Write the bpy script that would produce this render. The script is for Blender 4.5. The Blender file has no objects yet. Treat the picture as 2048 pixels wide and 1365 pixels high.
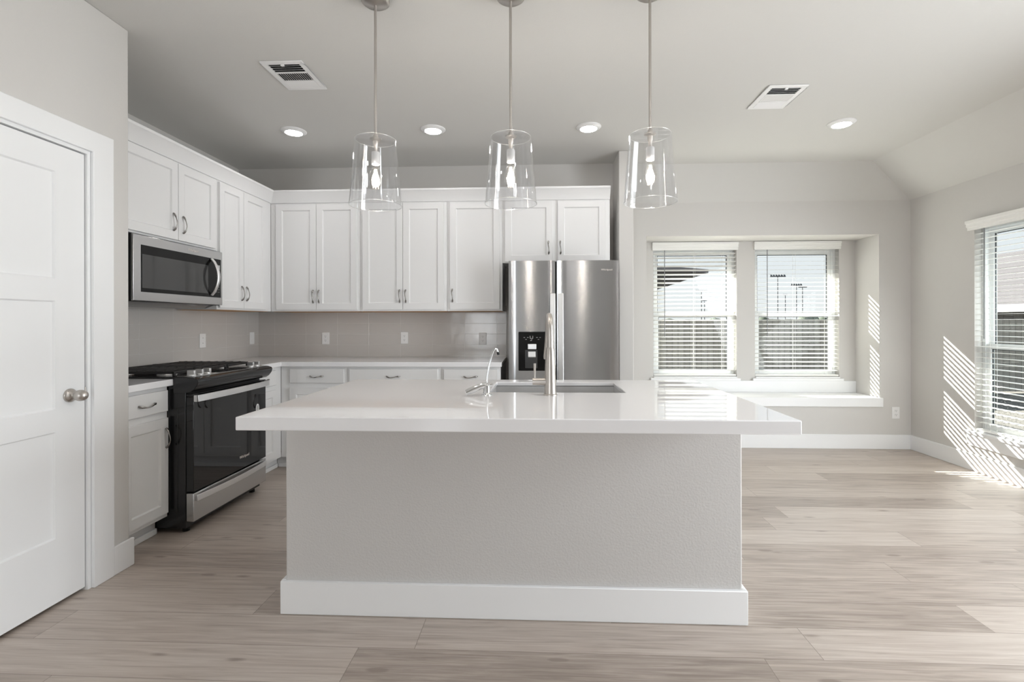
import bpy, bmesh, math, random
from mathutils import Vector, Matrix

S = bpy.context.scene
C = S.collection
R = math.radians

# ------------------------------------------------------------------ camera
W_PX, H_PX = 2048, 1365
F_PX, CX, CY = 976.57, 1037.16, 644.99
EYE = 1.2441
cam_d = bpy.data.cameras.new('camera')
cam = bpy.data.objects.new('camera', cam_d)
C.objects.link(cam)
cam_d.sensor_fit = 'HORIZONTAL'
cam_d.sensor_width = 36.0
cam_d.lens = F_PX / W_PX * 36.0
cam_d.shift_x = (W_PX / 2 - CX) / W_PX
cam_d.shift_y = (CY - H_PX / 2) / W_PX
cam_d.clip_start = 0.05
cam_d.clip_end = 600
cam.matrix_world = (Matrix.Translation((0, 0, EYE)) @ Matrix.Rotation(0.0437, 4, 'Z')
                    @ Matrix.Rotation(math.pi / 2, 4, 'X') @ Matrix.Rotation(-0.0019, 4, 'Z'))
S.camera = cam

# ------------------------------------------------------------------ exposure, world, sun, daylight
S.view_settings.view_transform = 'Standard'
S.view_settings.look = 'None'
S.view_settings.gamma = 1.0
S.view_settings.use_curve_mapping = False
S.view_settings.exposure = 0.90
cy = S.cycles
cy.use_denoising = True
cy.max_bounces = 12
cy.diffuse_bounces = 6
cy.glossy_bounces = 6
cy.transmission_bounces = 8
cy.transparent_max_bounces = 24
cy.sample_clamp_indirect = 6.0
cy.caustics_reflective = False
cy.caustics_refractive = False

world = bpy.data.worlds.new('sky')
S.world = world
world.use_nodes = True
wn, wl = world.node_tree.nodes, world.node_tree.links
wn.clear()
w_out = wn.new('ShaderNodeOutputWorld')
w_bg = wn.new('ShaderNodeBackground')
w_tc = wn.new('ShaderNodeTexCoord')
w_sep = wn.new('ShaderNodeSeparateXYZ')
w_ramp = wn.new('ShaderNodeValToRGB')
w_ramp.color_ramp.elements[0].position = 0.0
w_ramp.color_ramp.elements[0].color = (0.97, 0.98, 1.0, 1)
w_ramp.color_ramp.elements[1].position = 0.5
w_ramp.color_ramp.elements[1].color = (0.72, 0.85, 1.0, 1)
wl.new(w_tc.outputs['Generated'], w_sep.inputs[0])
wl.new(w_sep.outputs['Z'], w_ramp.inputs[0])
wl.new(w_ramp.outputs[0], w_bg.inputs[0])
w_bg.inputs[1].default_value = 0.51
wl.new(w_bg.outputs[0], w_out.inputs[0])

SUN_DIR = Vector((0.285, -0.37, -0.276)).normalized()      # the way the light travels
sun_d = bpy.data.lights.new('sun', 'SUN')
sun_d.energy = 17.0
sun_d.angle = R(0.35)
sun_d.color = (1.0, 0.96, 0.90)
sun = bpy.data.objects.new('sun', sun_d)
C.objects.link(sun)
sun.rotation_euler = SUN_DIR.to_track_quat('-Z', 'Y').to_euler()
sun.location = (-6, 14, 12)


def daylight_fill(name, loc, direction, sx, sy, watts, color):
    d = bpy.data.lights.new(name, 'AREA')
    d.shape = 'RECTANGLE'
    d.size, d.size_y = sx, sy
    d.energy = watts
    d.color = color
    o = bpy.data.objects.new(name, d)
    C.objects.link(o)
    o.location = loc
    o.rotation_euler = Vector(direction).to_track_quat('-Z', 'Z').to_euler()
    return o


# daylight lamps added for brightness, in assumed openings and at the dining window
daylight_fill('added_fill_right', (3.72, 1.2, 1.0), (-1, 0, -0.40), 2.6, 1.7, 84, (0.92, 0.965, 1.0))
daylight_fill('added_fill_behind', (-1.72, -5.10, 1.35), (0, 1, 0), 0.75, 1.9, 34, (0.93, 0.97, 1.0))
daylight_fill('daylight_dining_window', (3.80, 3.62, 1.2), (-0.75, 0.65, -0.15), 0.55, 1.5, 9, (0.93, 0.98, 1.0))


# ------------------------------------------------------------------ node helpers and materials
def mat(name):
    m = bpy.data.materials.new(name)
    m.use_nodes = True
    n = m.node_tree.nodes
    return m, n, m.node_tree.links, n['Principled BSDF']


def srgb(r, g, b):
    f = lambda c: (c / 255 / 12.92) if c / 255 <= 0.04045 else ((c / 255 + 0.055) / 1.055) ** 2.4
    return (f(r), f(g), f(b), 1)


def simple(name, col, rough=0.5, metal=0.0, bump=None, spec=0.5, coat=0.0):
    m, n, l, p = mat(name)
    p.inputs['Base Color'].default_value = col
    p.inputs['Roughness'].default_value = rough
    p.inputs['Metallic'].default_value = metal
    p.inputs['Specular IOR Level'].default_value = spec
    p.inputs['Coat Weight'].default_value = coat
    if bump:
        scale, strength, dist = bump
        tc = n.new('ShaderNodeTexCoord')
        nz = n.new('ShaderNodeTexNoise')
        nz.inputs['Scale'].default_value = scale
        nz.inputs['Detail'].default_value = 3
        bp = n.new('ShaderNodeBump')
        bp.inputs['Strength'].default_value = strength
        bp.inputs['Distance'].default_value = dist
        l.new(tc.outputs['Object'], nz.inputs['Vector'])
        l.new(nz.outputs[0], bp.inputs['Height'])
        l.new(bp.outputs[0], p.inputs['Normal'])
    return m


def emit(name, col, strength):
    m, n, l, p = mat(name)
    p.inputs['Base Color'].default_value = (0.8, 0.8, 0.8, 1)
    p.inputs['Emission Color'].default_value = col
    p.inputs['Emission Strength'].default_value = strength
    return m


def brushed(name, col, rough=0.27, aniso=0.75, rot=0.25, axis='Z', wave=0.0):
    m, n, l, p = mat(name)
    p.inputs['Base Color'].default_value = col
    p.inputs['Metallic'].default_value = 1.0
    p.inputs['Roughness'].default_value = rough
    p.inputs['Anisotropic'].default_value = aniso
    p.inputs['Anisotropic Rotation'].default_value = rot
    t = n.new('ShaderNodeTangent')
    t.direction_type = 'RADIAL'
    t.axis = axis
    l.new(t.outputs[0], p.inputs['Tangent'])
    if wave:
        tc = n.new('ShaderNodeTexCoord')
        mp = n.new('ShaderNodeMapping')
        mp.inputs['Scale'].default_value = (0.6, 0.6, 2.2)
        nz = n.new('ShaderNodeTexNoise')
        nz.inputs['Scale'].default_value = 1.6
        nz.inputs['Detail'].default_value = 0
        bp = n.new('ShaderNodeBump')
        bp.inputs['Strength'].default_value = 1.0
        bp.inputs['Distance'].default_value = wave
        l.new(tc.outputs['Object'], mp.inputs[0])
        l.new(mp.outputs[0], nz.inputs['Vector'])
        l.new(nz.outputs[0], bp.inputs['Height'])
        l.new(bp.outputs[0], p.inputs['Normal'])
    return m


def clear(name, tint, gloss=1.0, edge=0.0, rough=0.0, graze=0.85):
    """thin clear sheet: passes light straight on, mirrors by Fresnel"""
    m, n, l, p = mat(name)
    n.remove(p)
    out = [k for k in n if k.type == 'OUTPUT_MATERIAL'][0]
    tr = n.new('ShaderNodeBsdfTransparent')
    tr.inputs[0].default_value = tint
    gl = n.new('ShaderNodeBsdfGlossy')
    gl.inputs['Roughness'].default_value = rough
    gl.inputs[0].default_value = (gloss, gloss, gloss, 1)
    lw = n.new('ShaderNodeLayerWeight')
    lw.inputs[0].default_value = 0.5
    pw = n.new('ShaderNodeMath')
    pw.operation = 'POWER'
    l.new(lw.outputs['Facing'], pw.inputs[0])
    pw.inputs[1].default_value = 5.0
    ma = n.new('ShaderNodeMath')
    ma.operation = 'MULTIPLY_ADD'
    l.new(pw.outputs[0], ma.inputs[0])
    ma.inputs[1].default_value = graze
    ma.inputs[2].default_value = 0.04 + edge
    mx = n.new('ShaderNodeMixShader')
    l.new(ma.outputs[0], mx.inputs[0])
    l.new(tr.outputs[0], mx.inputs[1])
    l.new(gl.outputs[0], mx.inputs[2])
    l.new(mx.outputs[0], out.inputs[0])
    return m


M = {}
M['wall'] = simple('greige wall paint', srgb(208, 206, 203), 0.75, bump=(210, 0.35, 0.0012))
M['drywall'] = simple('greige textured drywall', srgb(202, 200, 198), 0.8, bump=(120, 0.6, 0.002))
M['ceiling'] = simple('flat ceiling paint', srgb(211, 210, 207), 0.9, bump=(160, 0.35, 0.0012))
M['trim'] = simple('white semigloss trim', srgb(238, 239, 240), 0.35)
M['cabinet'] = simple('white cabinet lacquer', srgb(230, 230, 230), 0.4)
M['quartz'] = simple('white quartz', srgb(238, 238, 240), 0.025)
M['steel'] = brushed('brushed stainless steel', (0.60, 0.60, 0.60, 1), 0.26, 0.8, 0.25, 'Z', wave=0.0)
M['steel_front'] = brushed('brushed stainless door', (0.53, 0.54, 0.555, 1), 0.25, 1.0, 0.25, 'Z', wave=0.0022)
M['sink_steel'] = simple('satin sink steel', (0.66, 0.66, 0.66, 1), 0.5, 1.0)
M['steel_bright'] = simple('bright satin steel', (0.82, 0.82, 0.82, 1), 0.32, 1.0)
M['nickel'] = simple('brushed nickel', (0.52, 0.49, 0.46, 1), 0.36, 1.0)
M['pull'] = simple('satin nickel pull', (0.34, 0.325, 0.31, 1), 0.25, 1.0)
M['chrome'] = simple('chrome', (0.75, 0.76, 0.77, 1), 0.05, 1.0)
M['black'] = simple('black enamel', (0.012, 0.012, 0.013, 1), 0.16, spec=0.5)
M['iron'] = simple('black cast iron', (0.014, 0.013, 0.013, 1), 0.42, bump=(260, 0.3, 0.0008))
M['black_glass'] = simple('black oven glass', (0.006, 0.006, 0.007, 1), 0.02, spec=0.6)
M['grey_glass'] = simple('microwave window', (0.045, 0.045, 0.045, 1), 0.06, spec=0.7)
M['dark'] = simple('dark grey plastic', (0.03, 0.03, 0.03, 1), 0.35)
M['black_plastic'] = simple('black plastic', (0.005, 0.005, 0.005, 1), 0.12, spec=0.28)
M['fridge_side'] = simple('dark grey painted steel', srgb(92, 92, 92), 0.5)
M['plastic'] = simple('white plastic', srgb(236, 236, 236), 0.35)
M['slot'] = simple('dark slot', (0.03, 0.03, 0.03, 1), 0.6)
M['louver_dark'] = simple('duct dark', (0.01, 0.01, 0.01, 1), 0.9)
M['vinyl'] = simple('white window vinyl', srgb(232, 234, 234), 0.4)
M['gasket'] = simple('dark window spacer', (0.05, 0.055, 0.06, 1), 0.5)
M['slat'] = simple('white blind slat', srgb(243, 243, 240), 0.4)
M['wand'] = simple('clear grey wand', (0.25, 0.26, 0.27, 1), 0.25)
M['window_glass'] = clear('window glass', (0.95, 0.97, 0.96, 1), edge=-0.03, graze=0.4)
M['shade_glass'] = clear('clear shade glass', (0.955, 0.957, 0.96, 1), edge=0.035)
M['glass_edge'] = clear('polished glass edge', (0.93, 0.935, 0.94, 1), edge=0.30, rough=0.25)
M['bulb_glass'] = clear('bulb glass', (0.98, 0.97, 0.95, 1))
M['filament'] = emit('lit filament', (1.0, 0.86, 0.66, 1), 90)
M['downlight'] = emit('lit diffuser', (1.0, 0.965, 0.945, 1), 32.0)
M['icon'] = simple('light grey print', srgb(190, 190, 190), 0.5)
M['logo'] = simple('silver print', srgb(226, 220, 214), 0.4)
M['paper'] = simple('white paper sticker', srgb(240, 240, 240), 0.6)
M['raw_wood'] = simple('raw birch plywood', srgb(190, 150, 108), 0.7)
M['pole'] = simple('galvanized pole', srgb(80, 82, 86), 0.6)
M['shingle'] = simple('grey roof shingle', srgb(110, 108, 112), 0.9)
M['fascia'] = simple('fascia', srgb(170, 170, 168), 0.6)
M['stone'] = simple('pale limestone', srgb(176, 172, 168), 0.9)
M['grass'] = simple('gravel yard', srgb(98, 95, 90), 0.95, bump=(30, 1.0, 0.03))
M['foliage'] = simple('distant foliage', srgb(84, 92, 78), 0.95)


def floor_material():
    m, n, l, p = mat('oak vinyl plank')
    tc = n.new('ShaderNodeTexCoord')
    sep = n.new('ShaderNodeSeparateXYZ')
    l.new(tc.outputs['Object'], sep.inputs[0])

    def math_(op, a, b=None, c=None):
        k = n.new('ShaderNodeMath')
        k.operation = op
        for i, v in enumerate((a, b, c)):
            if v is None:
                continue
            if isinstance(v, (int, float)):
                k.inputs[i].default_value = v
            else:
                l.new(v, k.inputs[i])
        return k.outputs[0]
    PW, PL = 0.19, 1.52
    yy = math_('DIVIDE', math_('ADD', sep.outputs['Y'], 0.06), PW)
    row = math_('FLOOR', yy)
    wnz = n.new('ShaderNodeTexWhiteNoise')
    wnz.noise_dimensions = '1D'
    l.new(row, wnz.inputs['W'])
    xx = math_('DIVIDE', math_('ADD', sep.outputs['X'], math_('MULTIPLY', wnz.outputs['Value'], 7.3)), PL)
    colm = math_('FLOOR', xx)
    cv = n.new('ShaderNodeCombineXYZ')
    l.new(row, cv.inputs[0])
    l.new(colm, cv.inputs[1])
    wn2 = n.new('ShaderNodeTexWhiteNoise')
    wn2.noise_dimensions = '2D'
    l.new(cv.outputs[0], wn2.inputs['Vector'])
    # grain coordinates, shifted per plank
    gx = math_('ADD', math_('MULTIPLY', sep.outputs['X'], 1.0), math_('MULTIPLY', wn2.outputs['Value'], 37.0))
    gv = n.new('ShaderNodeCombineXYZ')
    l.new(math_('MULTIPLY', gx, 1.7), gv.inputs[0])
    l.new(math_('MULTIPLY', sep.outputs['Y'], 27.0), gv.inputs[1])
    l.new(math_('MULTIPLY', wn2.outputs['Value'], 19.0), gv.inputs[2])
    n1 = n.new('ShaderNodeTexNoise')
    n1.inputs['Scale'].default_value = 1.6
    n1.inputs['Detail'].default_value = 6
    n1.inputs['Roughness'].default_value = 0.62
    n1.inputs['Distortion'].default_value = 0.7
    l.new(gv.outputs[0], n1.inputs['Vector'])
    gv2 = n.new('ShaderNodeCombineXYZ')
    l.new(math_('MULTIPLY', gx, 3.0), gv2.inputs[0])
    l.new(math_('MULTIPLY', sep.outputs['Y'], 110.0), gv2.inputs[1])
    n2 = n.new('ShaderNodeTexNoise')
    n2.inputs['Scale'].default_value = 1.0
    n2.inputs['Detail'].default_value = 3
    l.new(gv2.outputs[0], n2.inputs['Vector'])
    # knots: sparse dark spots
    kv = n.new('ShaderNodeCombineXYZ')
    l.new(math_('MULTIPLY', gx, 2.7), kv.inputs[0])
    l.new(math_('MULTIPLY', sep.outputs['Y'], 9.0), kv.inputs[1])
    vo = n.new('ShaderNodeTexVoronoi')
    vo.inputs['Scale'].default_value = 1.0
    l.new(kv.outputs[0], vo.inputs['Vector'])
    knot = n.new('ShaderNodeMapRange')
    knot.inputs[1].default_value = 0.03
    knot.inputs[2].default_value = 0.13
    knot.inputs[3].default_value = 1.0
    knot.inputs[4].default_value = 0.0
    l.new(vo.outputs['Distance'], knot.inputs[0])
    ramp = n.new('ShaderNodeValToRGB')
    e = ramp.color_ramp.elements
    e[0].position, e[0].color = 0.30, srgb(144, 132, 123)
    e[1].position, e[1].color = 0.72, srgb(199, 189, 180)
    k = e.new(0.5)
    k.color = srgb(178, 166, 156)
    f = math_('ADD', math_('MULTIPLY', n1.outputs[0], 0.62), math_('MULTIPLY', n2.outputs[0], 0.34))
    f = math_('ADD', f, math_('MULTIPLY', math_('SUBTRACT', wn2.outputs['Value'], 0.5), 0.22))
    f = math_('ADD', f, 0.02)
    f = math_('SUBTRACT', f, math_('MULTIPLY', knot.outputs[0], 0.26))
    l.new(f, ramp.inputs[0])
    # joints
    fy = math_('FRACT', yy)
    fx = math_('FRACT', xx)
    dy = math_('MULTIPLY', math_('MINIMUM', fy, math_('SUBTRACT', 1.0, fy)), PW)
    dx = math_('MULTIPLY', math_('MINIMUM', fx, math_('SUBTRACT', 1.0, fx)), PL)
    d = math_('MINIMUM', dy, dx)
    seam = n.new('ShaderNodeMapRange')
    seam.inputs[1].default_value = 0.0004
    seam.inputs[2].default_value = 0.0016
    seam.inputs[3].default_value = 0.0
    seam.inputs[4].default_value = 1.0
    l.new(d, seam.inputs[0])
    mix = n.new('ShaderNodeMix')
    mix.data_type = 'RGBA'
    l.new(seam.outputs[0], mix.inputs['Factor'])
    mix.inputs[6].default_value = srgb(126, 114, 104)
    l.new(ramp.outputs[0], mix.inputs[7])
    l.new(mix.outputs[2], p.inputs['Base Color'])
    p.inputs['Roughness'].default_value = 0.36
    bp = n.new('ShaderNodeBump')
    bp.inputs['Strength'].default_value = 0.25
    bp.inputs['Distance'].default_value = 0.001
    l.new(math_('ADD', math_('MULTIPLY', n2.outputs[0], 0.4), seam.outputs[0]), bp.inputs['Height'])
    l.new(bp.outputs[0], p.inputs['Normal'])
    return m


def tile_material(name, axis, shift):
    """glossy stacked wall tile 310 x 101 mm with paler joints"""
    m, n, l, p = mat(name)
    tc = n.new('ShaderNodeTexCoord')
    sep = n.new('ShaderNodeSeparateXYZ')
    l.new(tc.outputs['Object'], sep.inputs[0])

    def math_(op, a, b=None):
        k = n.new('ShaderNodeMath')
        k.operation = op
        for i, v in enumerate((a, b)):
            if v is None:
                continue
            if isinstance(v, (int, float)):
                k.inputs[i].default_value = v
            else:
                l.new(v, k.inputs[i])
        return k.outputs[0]
    TW, TH = 0.3095, 0.1016
    a = math_('DIVIDE', math_('ADD', sep.outputs[axis], shift), TW)
    b = math_('DIVIDE', math_('SUBTRACT', sep.outputs['Z'], 0.929 - 0.1016), TH)
    fa, fb = math_('FRACT', a), math_('FRACT', b)
    da = math_('MULTIPLY', math_('MINIMUM', fa, math_('SUBTRACT', 1.0, fa)), TW)
    db = math_('MULTIPLY', math_('MINIMUM', fb, math_('SUBTRACT', 1.0, fb)), TH)
    d = math_('MINIMUM', da, db)
    mr = n.new('ShaderNodeMapRange')
    mr.inputs[1].default_value = 0.0014
    mr.inputs[2].default_value = 0.0024
    l.new(d, mr.inputs[0])
    mix = n.new('ShaderNodeMix')
    mix.data_type = 'RGBA'
    l.new(mr.outputs[0], mix.inputs['Factor'])
    mix.inputs[6].default_value = srgb(212, 209, 206)
    mix.inputs[7].default_value = srgb(198, 194, 190)
    l.new(mix.outputs[2], p.inputs['Base Color'])
    p.inputs['Roughness'].default_value = 0.16
    nz = n.new('ShaderNodeTexNoise')
    nz.inputs['Scale'].default_value = 9.0
    nz.inputs['Detail'].default_value = 1
    l.new(tc.outputs['Object'], nz.inputs['Vector'])
    h = math_('ADD', math_('MULTIPLY', nz.outputs[0], 1.2), mr.outputs[0])
    bp = n.new('ShaderNodeBump')
    bp.inputs['Strength'].default_value = 0.6
    bp.inputs['Distance'].default_value = 0.002
    l.new(h, bp.inputs['Height'])
    l.new(bp.outputs[0], p.inputs['Normal'])
    return m


def striped(name, c1, c2, axis, period, gap, rough=0.9):
    """boards or courses: a thin darker joint every period along one axis, tone varying per board"""
    m, n, l, p = mat(name)
    tc = n.new('ShaderNodeTexCoord')
    sep = n.new('ShaderNodeSeparateXYZ')
    l.new(tc.outputs['Object'], sep.inputs[0])
    dv = n.new('ShaderNodeMath')
    dv.operation = 'DIVIDE'
    l.new(sep.outputs[axis], dv.inputs[0])
    dv.inputs[1].default_value = period
    fr = n.new('ShaderNodeMath')
    fr.operation = 'FRACT'
    l.new(dv.outputs[0], fr.inputs[0])
    fl = n.new('ShaderNodeMath')
    fl.operation = 'FLOOR'
    l.new(dv.outputs[0], fl.inputs[0])
    wnz = n.new('ShaderNodeTexWhiteNoise')
    wnz.noise_dimensions = '1D'
    l.new(fl.outputs[0], wnz.inputs['W'])
    mixa = n.new('ShaderNodeMix')
    mixa.data_type = 'RGBA'
    l.new(wnz.outputs['Value'], mixa.inputs['Factor'])
    mixa.inputs[6].default_value = c1
    mixa.inputs[7].default_value = c2
    lt = n.new('ShaderNodeMath')
    lt.operation = 'LESS_THAN'
    l.new(fr.outputs[0], lt.inputs[0])
    lt.inputs[1].default_value = gap
    mixb = n.new('ShaderNodeMix')
    mixb.data_type = 'RGBA'
    l.new(lt.outputs[0], mixb.inputs['Factor'])
    l.new(mixa.outputs[2], mixb.inputs[6])
    mixb.inputs[7].default_value = tuple(v * 0.45 for v in c1[:3]) + (1,)
    l.new(mixb.outputs[2], p.inputs['Base Color'])
    p.inputs['Roughness'].default_value = rough
    return m


M['floor'] = floor_material()
M['tile_x'] = tile_material('grey gloss tile back', 'X', 2.575)
M['tile_y'] = tile_material('grey gloss tile left', 'Y', -4.148)
M['fence'] = striped('weathered fence boards', srgb(176, 171, 162), srgb(154, 149, 140), 'X', 0.14, 0.08)
M['shingle_rows'] = striped('shingle courses', srgb(78, 75, 77), srgb(70, 67, 69), 'Z', 0.16, 0.12)
M['stone_rows'] = striped('limestone blocks', srgb(98, 96, 95), srgb(86, 84, 84), 'Y', 0.42, 0.05)


# ------------------------------------------------------------------ mesh builder
class MB:
    def __init__(self, off=(0, 0, 0)):
        self.v, self.f, self.o = [], [], Vector(off)

    def add(self, verts, faces):
        b = len(self.v)
        self.v += [tuple(Vector(p) - self.o) for p in verts]
        self.f += [tuple(i + b for i in q) for q in faces]
        return self

    def box(self, a, b):
        x0, y0, z0 = [min(a[i], b[i]) for i in range(3)]
        x1, y1, z1 = [max(a[i], b[i]) for i in range(3)]
        return self.add([(x0, y0, z0), (x1, y0, z0), (x1, y1, z0), (x0, y1, z0),
                         (x0, y0, z1), (x1, y0, z1), (x1, y1, z1), (x0, y1, z1)],
                        [(0, 3, 2, 1), (4, 5, 6, 7), (0, 1, 5, 4), (1, 2, 6, 5), (2, 3, 7, 6), (3, 0, 4, 7)])

    def prism(self, pts, axis, c0, c1):
        """polygon extruded along an axis; pts are the two other coordinates in x,y,z order"""
        def put(p, c):
            q = list(p)
            q.insert('XYZ'.index(axis), c)
            return tuple(q)
        n = len(pts)
        vs = [put(p, c0) for p in pts] + [put(p, c1) for p in pts]
        fs = [tuple(range(n)), tuple(range(2 * n - 1, n - 1, -1))]
        fs += [(i, i + n, (i + 1) % n + n, (i + 1) % n) for i in range(n)]
        return self.add(vs, fs)

    def lathe(self, prof, center=(0, 0, 0), axis=(0, 0, 1), seg=28, cap=True):
        q = Vector((0, 0, 1)).rotation_difference(Vector(axis).normalized())
        c = Vector(center)
        vs, fs = [], []
        for r, z in prof:
            for k in range(seg):
                a = 2 * math.pi * k / seg
                vs.append(tuple(c + q @ Vector((r * math.cos(a), r * math.sin(a), z))))
        m = len(prof)
        for i in range(m - 1):
            for k in range(seg):
                k2 = (k + 1) % seg
                fs.append((i * seg + k, i * seg + k2, (i + 1) * seg + k2, (i + 1) * seg + k))
        if cap:
            fs.append(tuple(range(seg - 1, -1, -1)))
            fs.append(tuple((m - 1) * seg + k for k in range(seg)))
        return self.add(vs, fs)

    def tube(self, path, rad, seg=12, flat=1.0, up=None):
        path = [Vector(p) for p in path]
        n = len(path)
        rad = rad if isinstance(rad, (list, tuple)) else [rad] * n
        fl = flat if isinstance(flat, (list, tuple)) else [flat] * n
        tang = []
        for i in range(n):
            t = path[min(i + 1, n - 1)] - path[max(i - 1, 0)]
            tang.append(t.normalized())
        ref = Vector(up) if up else (Vector((0, 0, 1)) if abs(tang[0].z) < 0.9 else Vector((1, 0, 0)))
        u = (ref - tang[0] * ref.dot(tang[0])).normalized()
        vs, fs = [], []
        for i in range(n):
            u = (u - tang[i] * u.dot(tang[i])).normalized()
            w = tang[i].cross(u)
            for k in range(seg):
                a = 2 * math.pi * k / seg
                vs.append(tuple(path[i] + u * (rad[i] * math.cos(a)) + w * (rad[i] * fl[i] * math.sin(a))))
        for i in range(n - 1):
            for k in range(seg):
                k2 = (k + 1) % seg
                fs.append((i * seg + k, i * seg + k2, (i + 1) * seg + k2, (i + 1) * seg + k))
        fs.append(tuple(range(seg - 1, -1, -1)))
        fs.append(tuple((n - 1) * seg + k for k in range(seg)))
        return self.add(vs, fs)

    def shaker(self, x0, x1, z0, z1, stile=0.06, yf=-0.02, yb=0.0, depth=0.010):
        """door slab facing local -y with one recessed centre panel"""
        return self.panelled(x0, x1, z0, z1, [(x0 + stile, x1 - stile, z0 + stile, z1 - stile)], yf, yb, depth)

    def panelled(self, x0, x1, z0, z1, panels, yf, yb, depth):
        """slab with stacked recessed panels (one column)"""
        px0, px1 = panels[0][0], panels[0][1]
        ch = 0.006
        quads = []
        zc = z0
        F = lambda a, b, c, d: quads.append([(a, yf, c), (b, yf, c), (b, yf, d), (a, yf, d)])
        F(x0, px0, z0, z1)
        F(px1, x1, z0, z1)
        for (_, _, a, b) in sorted(panels, key=lambda q: q[2]):
            F(px0, px1, zc, a)
            o = [(px0, yf, a), (px1, yf, a), (px1, yf, b), (px0, yf, b)]
            i = [(px0 + ch, yf + depth, a + ch), (px1 - ch, yf + depth, a + ch), (px1 - ch, yf + depth, b - ch), (px0 + ch, yf + depth, b - ch)]
            for k in range(4):
                quads.append([o[k], o[(k + 1) % 4], i[(k + 1) % 4], i[k]])
            quads.append(i)
            zc = b
        F(px0, px1, zc, z1)
        for q in quads:
            self.add(q, [(0, 1, 2, 3)])
        A = [(x0, yf, z0), (x1, yf, z0), (x1, yf, z1), (x0, yf, z1)]
        B = [(x0, yb, z0), (x1, yb, z0), (x1, yb, z1), (x0, yb, z1)]
        self.add(A + B, [(1, 0, 4, 5), (2, 1, 5, 6), (3, 2, 6, 7), (0, 3, 7, 4), (4, 7, 6, 5)])
        return self

    def build(self, name, m, parent=None, bevel=0.0, smooth=False, seg=2, angle=40):
        me = bpy.data.meshes.new(name)
        me.from_pydata(self.v, [], self.f)
        bm = bmesh.new()
        bm.from_mesh(me)
        bmesh.ops.remove_doubles(bm, verts=bm.verts, dist=1e-6)
        bmesh.ops.recalc_face_normals(bm, faces=bm.faces)
        bm.to_mesh(me)
        bm.free()
        me.materials.append(m)
        o = bpy.data.objects.new(name, me)
        C.objects.link(o)
        if parent:
            o.parent = parent
        if bevel:
            b = o.modifiers.new('bevel', 'BEVEL')
            b.width = bevel
            b.segments = seg
            b.limit_method = 'ANGLE'
            b.angle_limit = R(35)
        if smooth or bevel:
            for p in me.polygons:
                p.use_smooth = True
            me.set_sharp_from_angle(angle=R(angle))
        return o


def tag(o, label, cat, group=None):
    o['label'] = label
    o['category'] = cat
    if group:
        o['group'] = group
    return o


def thing(name, label, cat, loc=(0, 0, 0), rotz=0.0, group=None):
    o = bpy.data.objects.new(name, None)
    C.objects.link(o)
    o.empty_display_size = 0.1
    o.location = loc
    o.rotation_euler = (0, 0, rotz)
    return tag(o, label, cat, group)


def struct(o):
    o['kind'] = 'structure'
    return o


def copy_thing(src, loc, label):
    def rec(o, par):
        c = o.copy()
        C.objects.link(c)
        if par:
            c.parent = par
        for ch in list(o.children):
            rec(ch, c)
        return c
    r = rec(src, None)
    r.location = loc
    r['label'] = label
    return r


def text_mesh(name, s, size, m, parent, matrix, extrude=0.0004, align='CENTER'):
    cu = bpy.data.curves.new(name, 'FONT')
    cu.body = s
    cu.size = size
    cu.extrude = extrude
    cu.align_x = align
    cu.align_y = 'CENTER'
    t = bpy.data.objects.new(name + '_src', cu)
    C.objects.link(t)
    dg = bpy.context.evaluated_depsgraph_get()
    me = bpy.data.meshes.new_from_object(t.evaluated_get(dg))
    bpy.data.objects.remove(t)
    bpy.data.curves.remove(cu)
    me.name = name
    me.materials.clear()
    me.materials.append(m)
    me.transform(matrix)
    o = bpy.data.objects.new(name, me)
    C.objects.link(o)
    o.parent = parent
    return o


def facing(direction, loc):
    """text plane whose front looks along a direction, upright"""
    d = Vector(direction).normalized()
    up = Vector((0, 0, 1))
    x = up.cross(d).normalized()
    y = d.cross(x).normalized()
    mtx = Matrix((x, y, d)).transposed().to_4x4()
    mtx.translation = Vector(loc)
    return mtx


# ------------------------------------------------------------------ main positions (metres)
XP = -2.107           # face of the pantry wall with the door
YP = 2.416            # where the pantry wall ends
XL = -2.747           # left kitchen wall
YB = 4.651            # kitchen back wall
XQ0, XQ1, YQ = 0.691, 0.817, 4.300    # short wall beside the fridge
YN = 4.920            # dining nook wall
XR = 3.610            # right wall
ZC, ZS = 2.745, 2.430  # ceiling, low edge of the sloped part
YBACK = -5.0          # wall behind the camera
NX0, NX1, NZ0, NZ1, YREC = 1.063, 3.311, 0.500, 2.097, 5.283   # window seat recess
WIN = ((1.212, 2.088), (2.278, 3.147))
WZ0, WZ1 = 0.662, 2.030
RWY0, RWY1, RWZ0, RWZ1 = 3.30, 4.222, 0.335, 2.03

# ------------------------------------------------------------------ room shell
T = 0.13
struct(MB().box((XL - 0.4, YBACK - 0.3, -0.12), (XR + 0.2, YREC + 0.16, 0)).build('floor', M['floor']))

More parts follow.
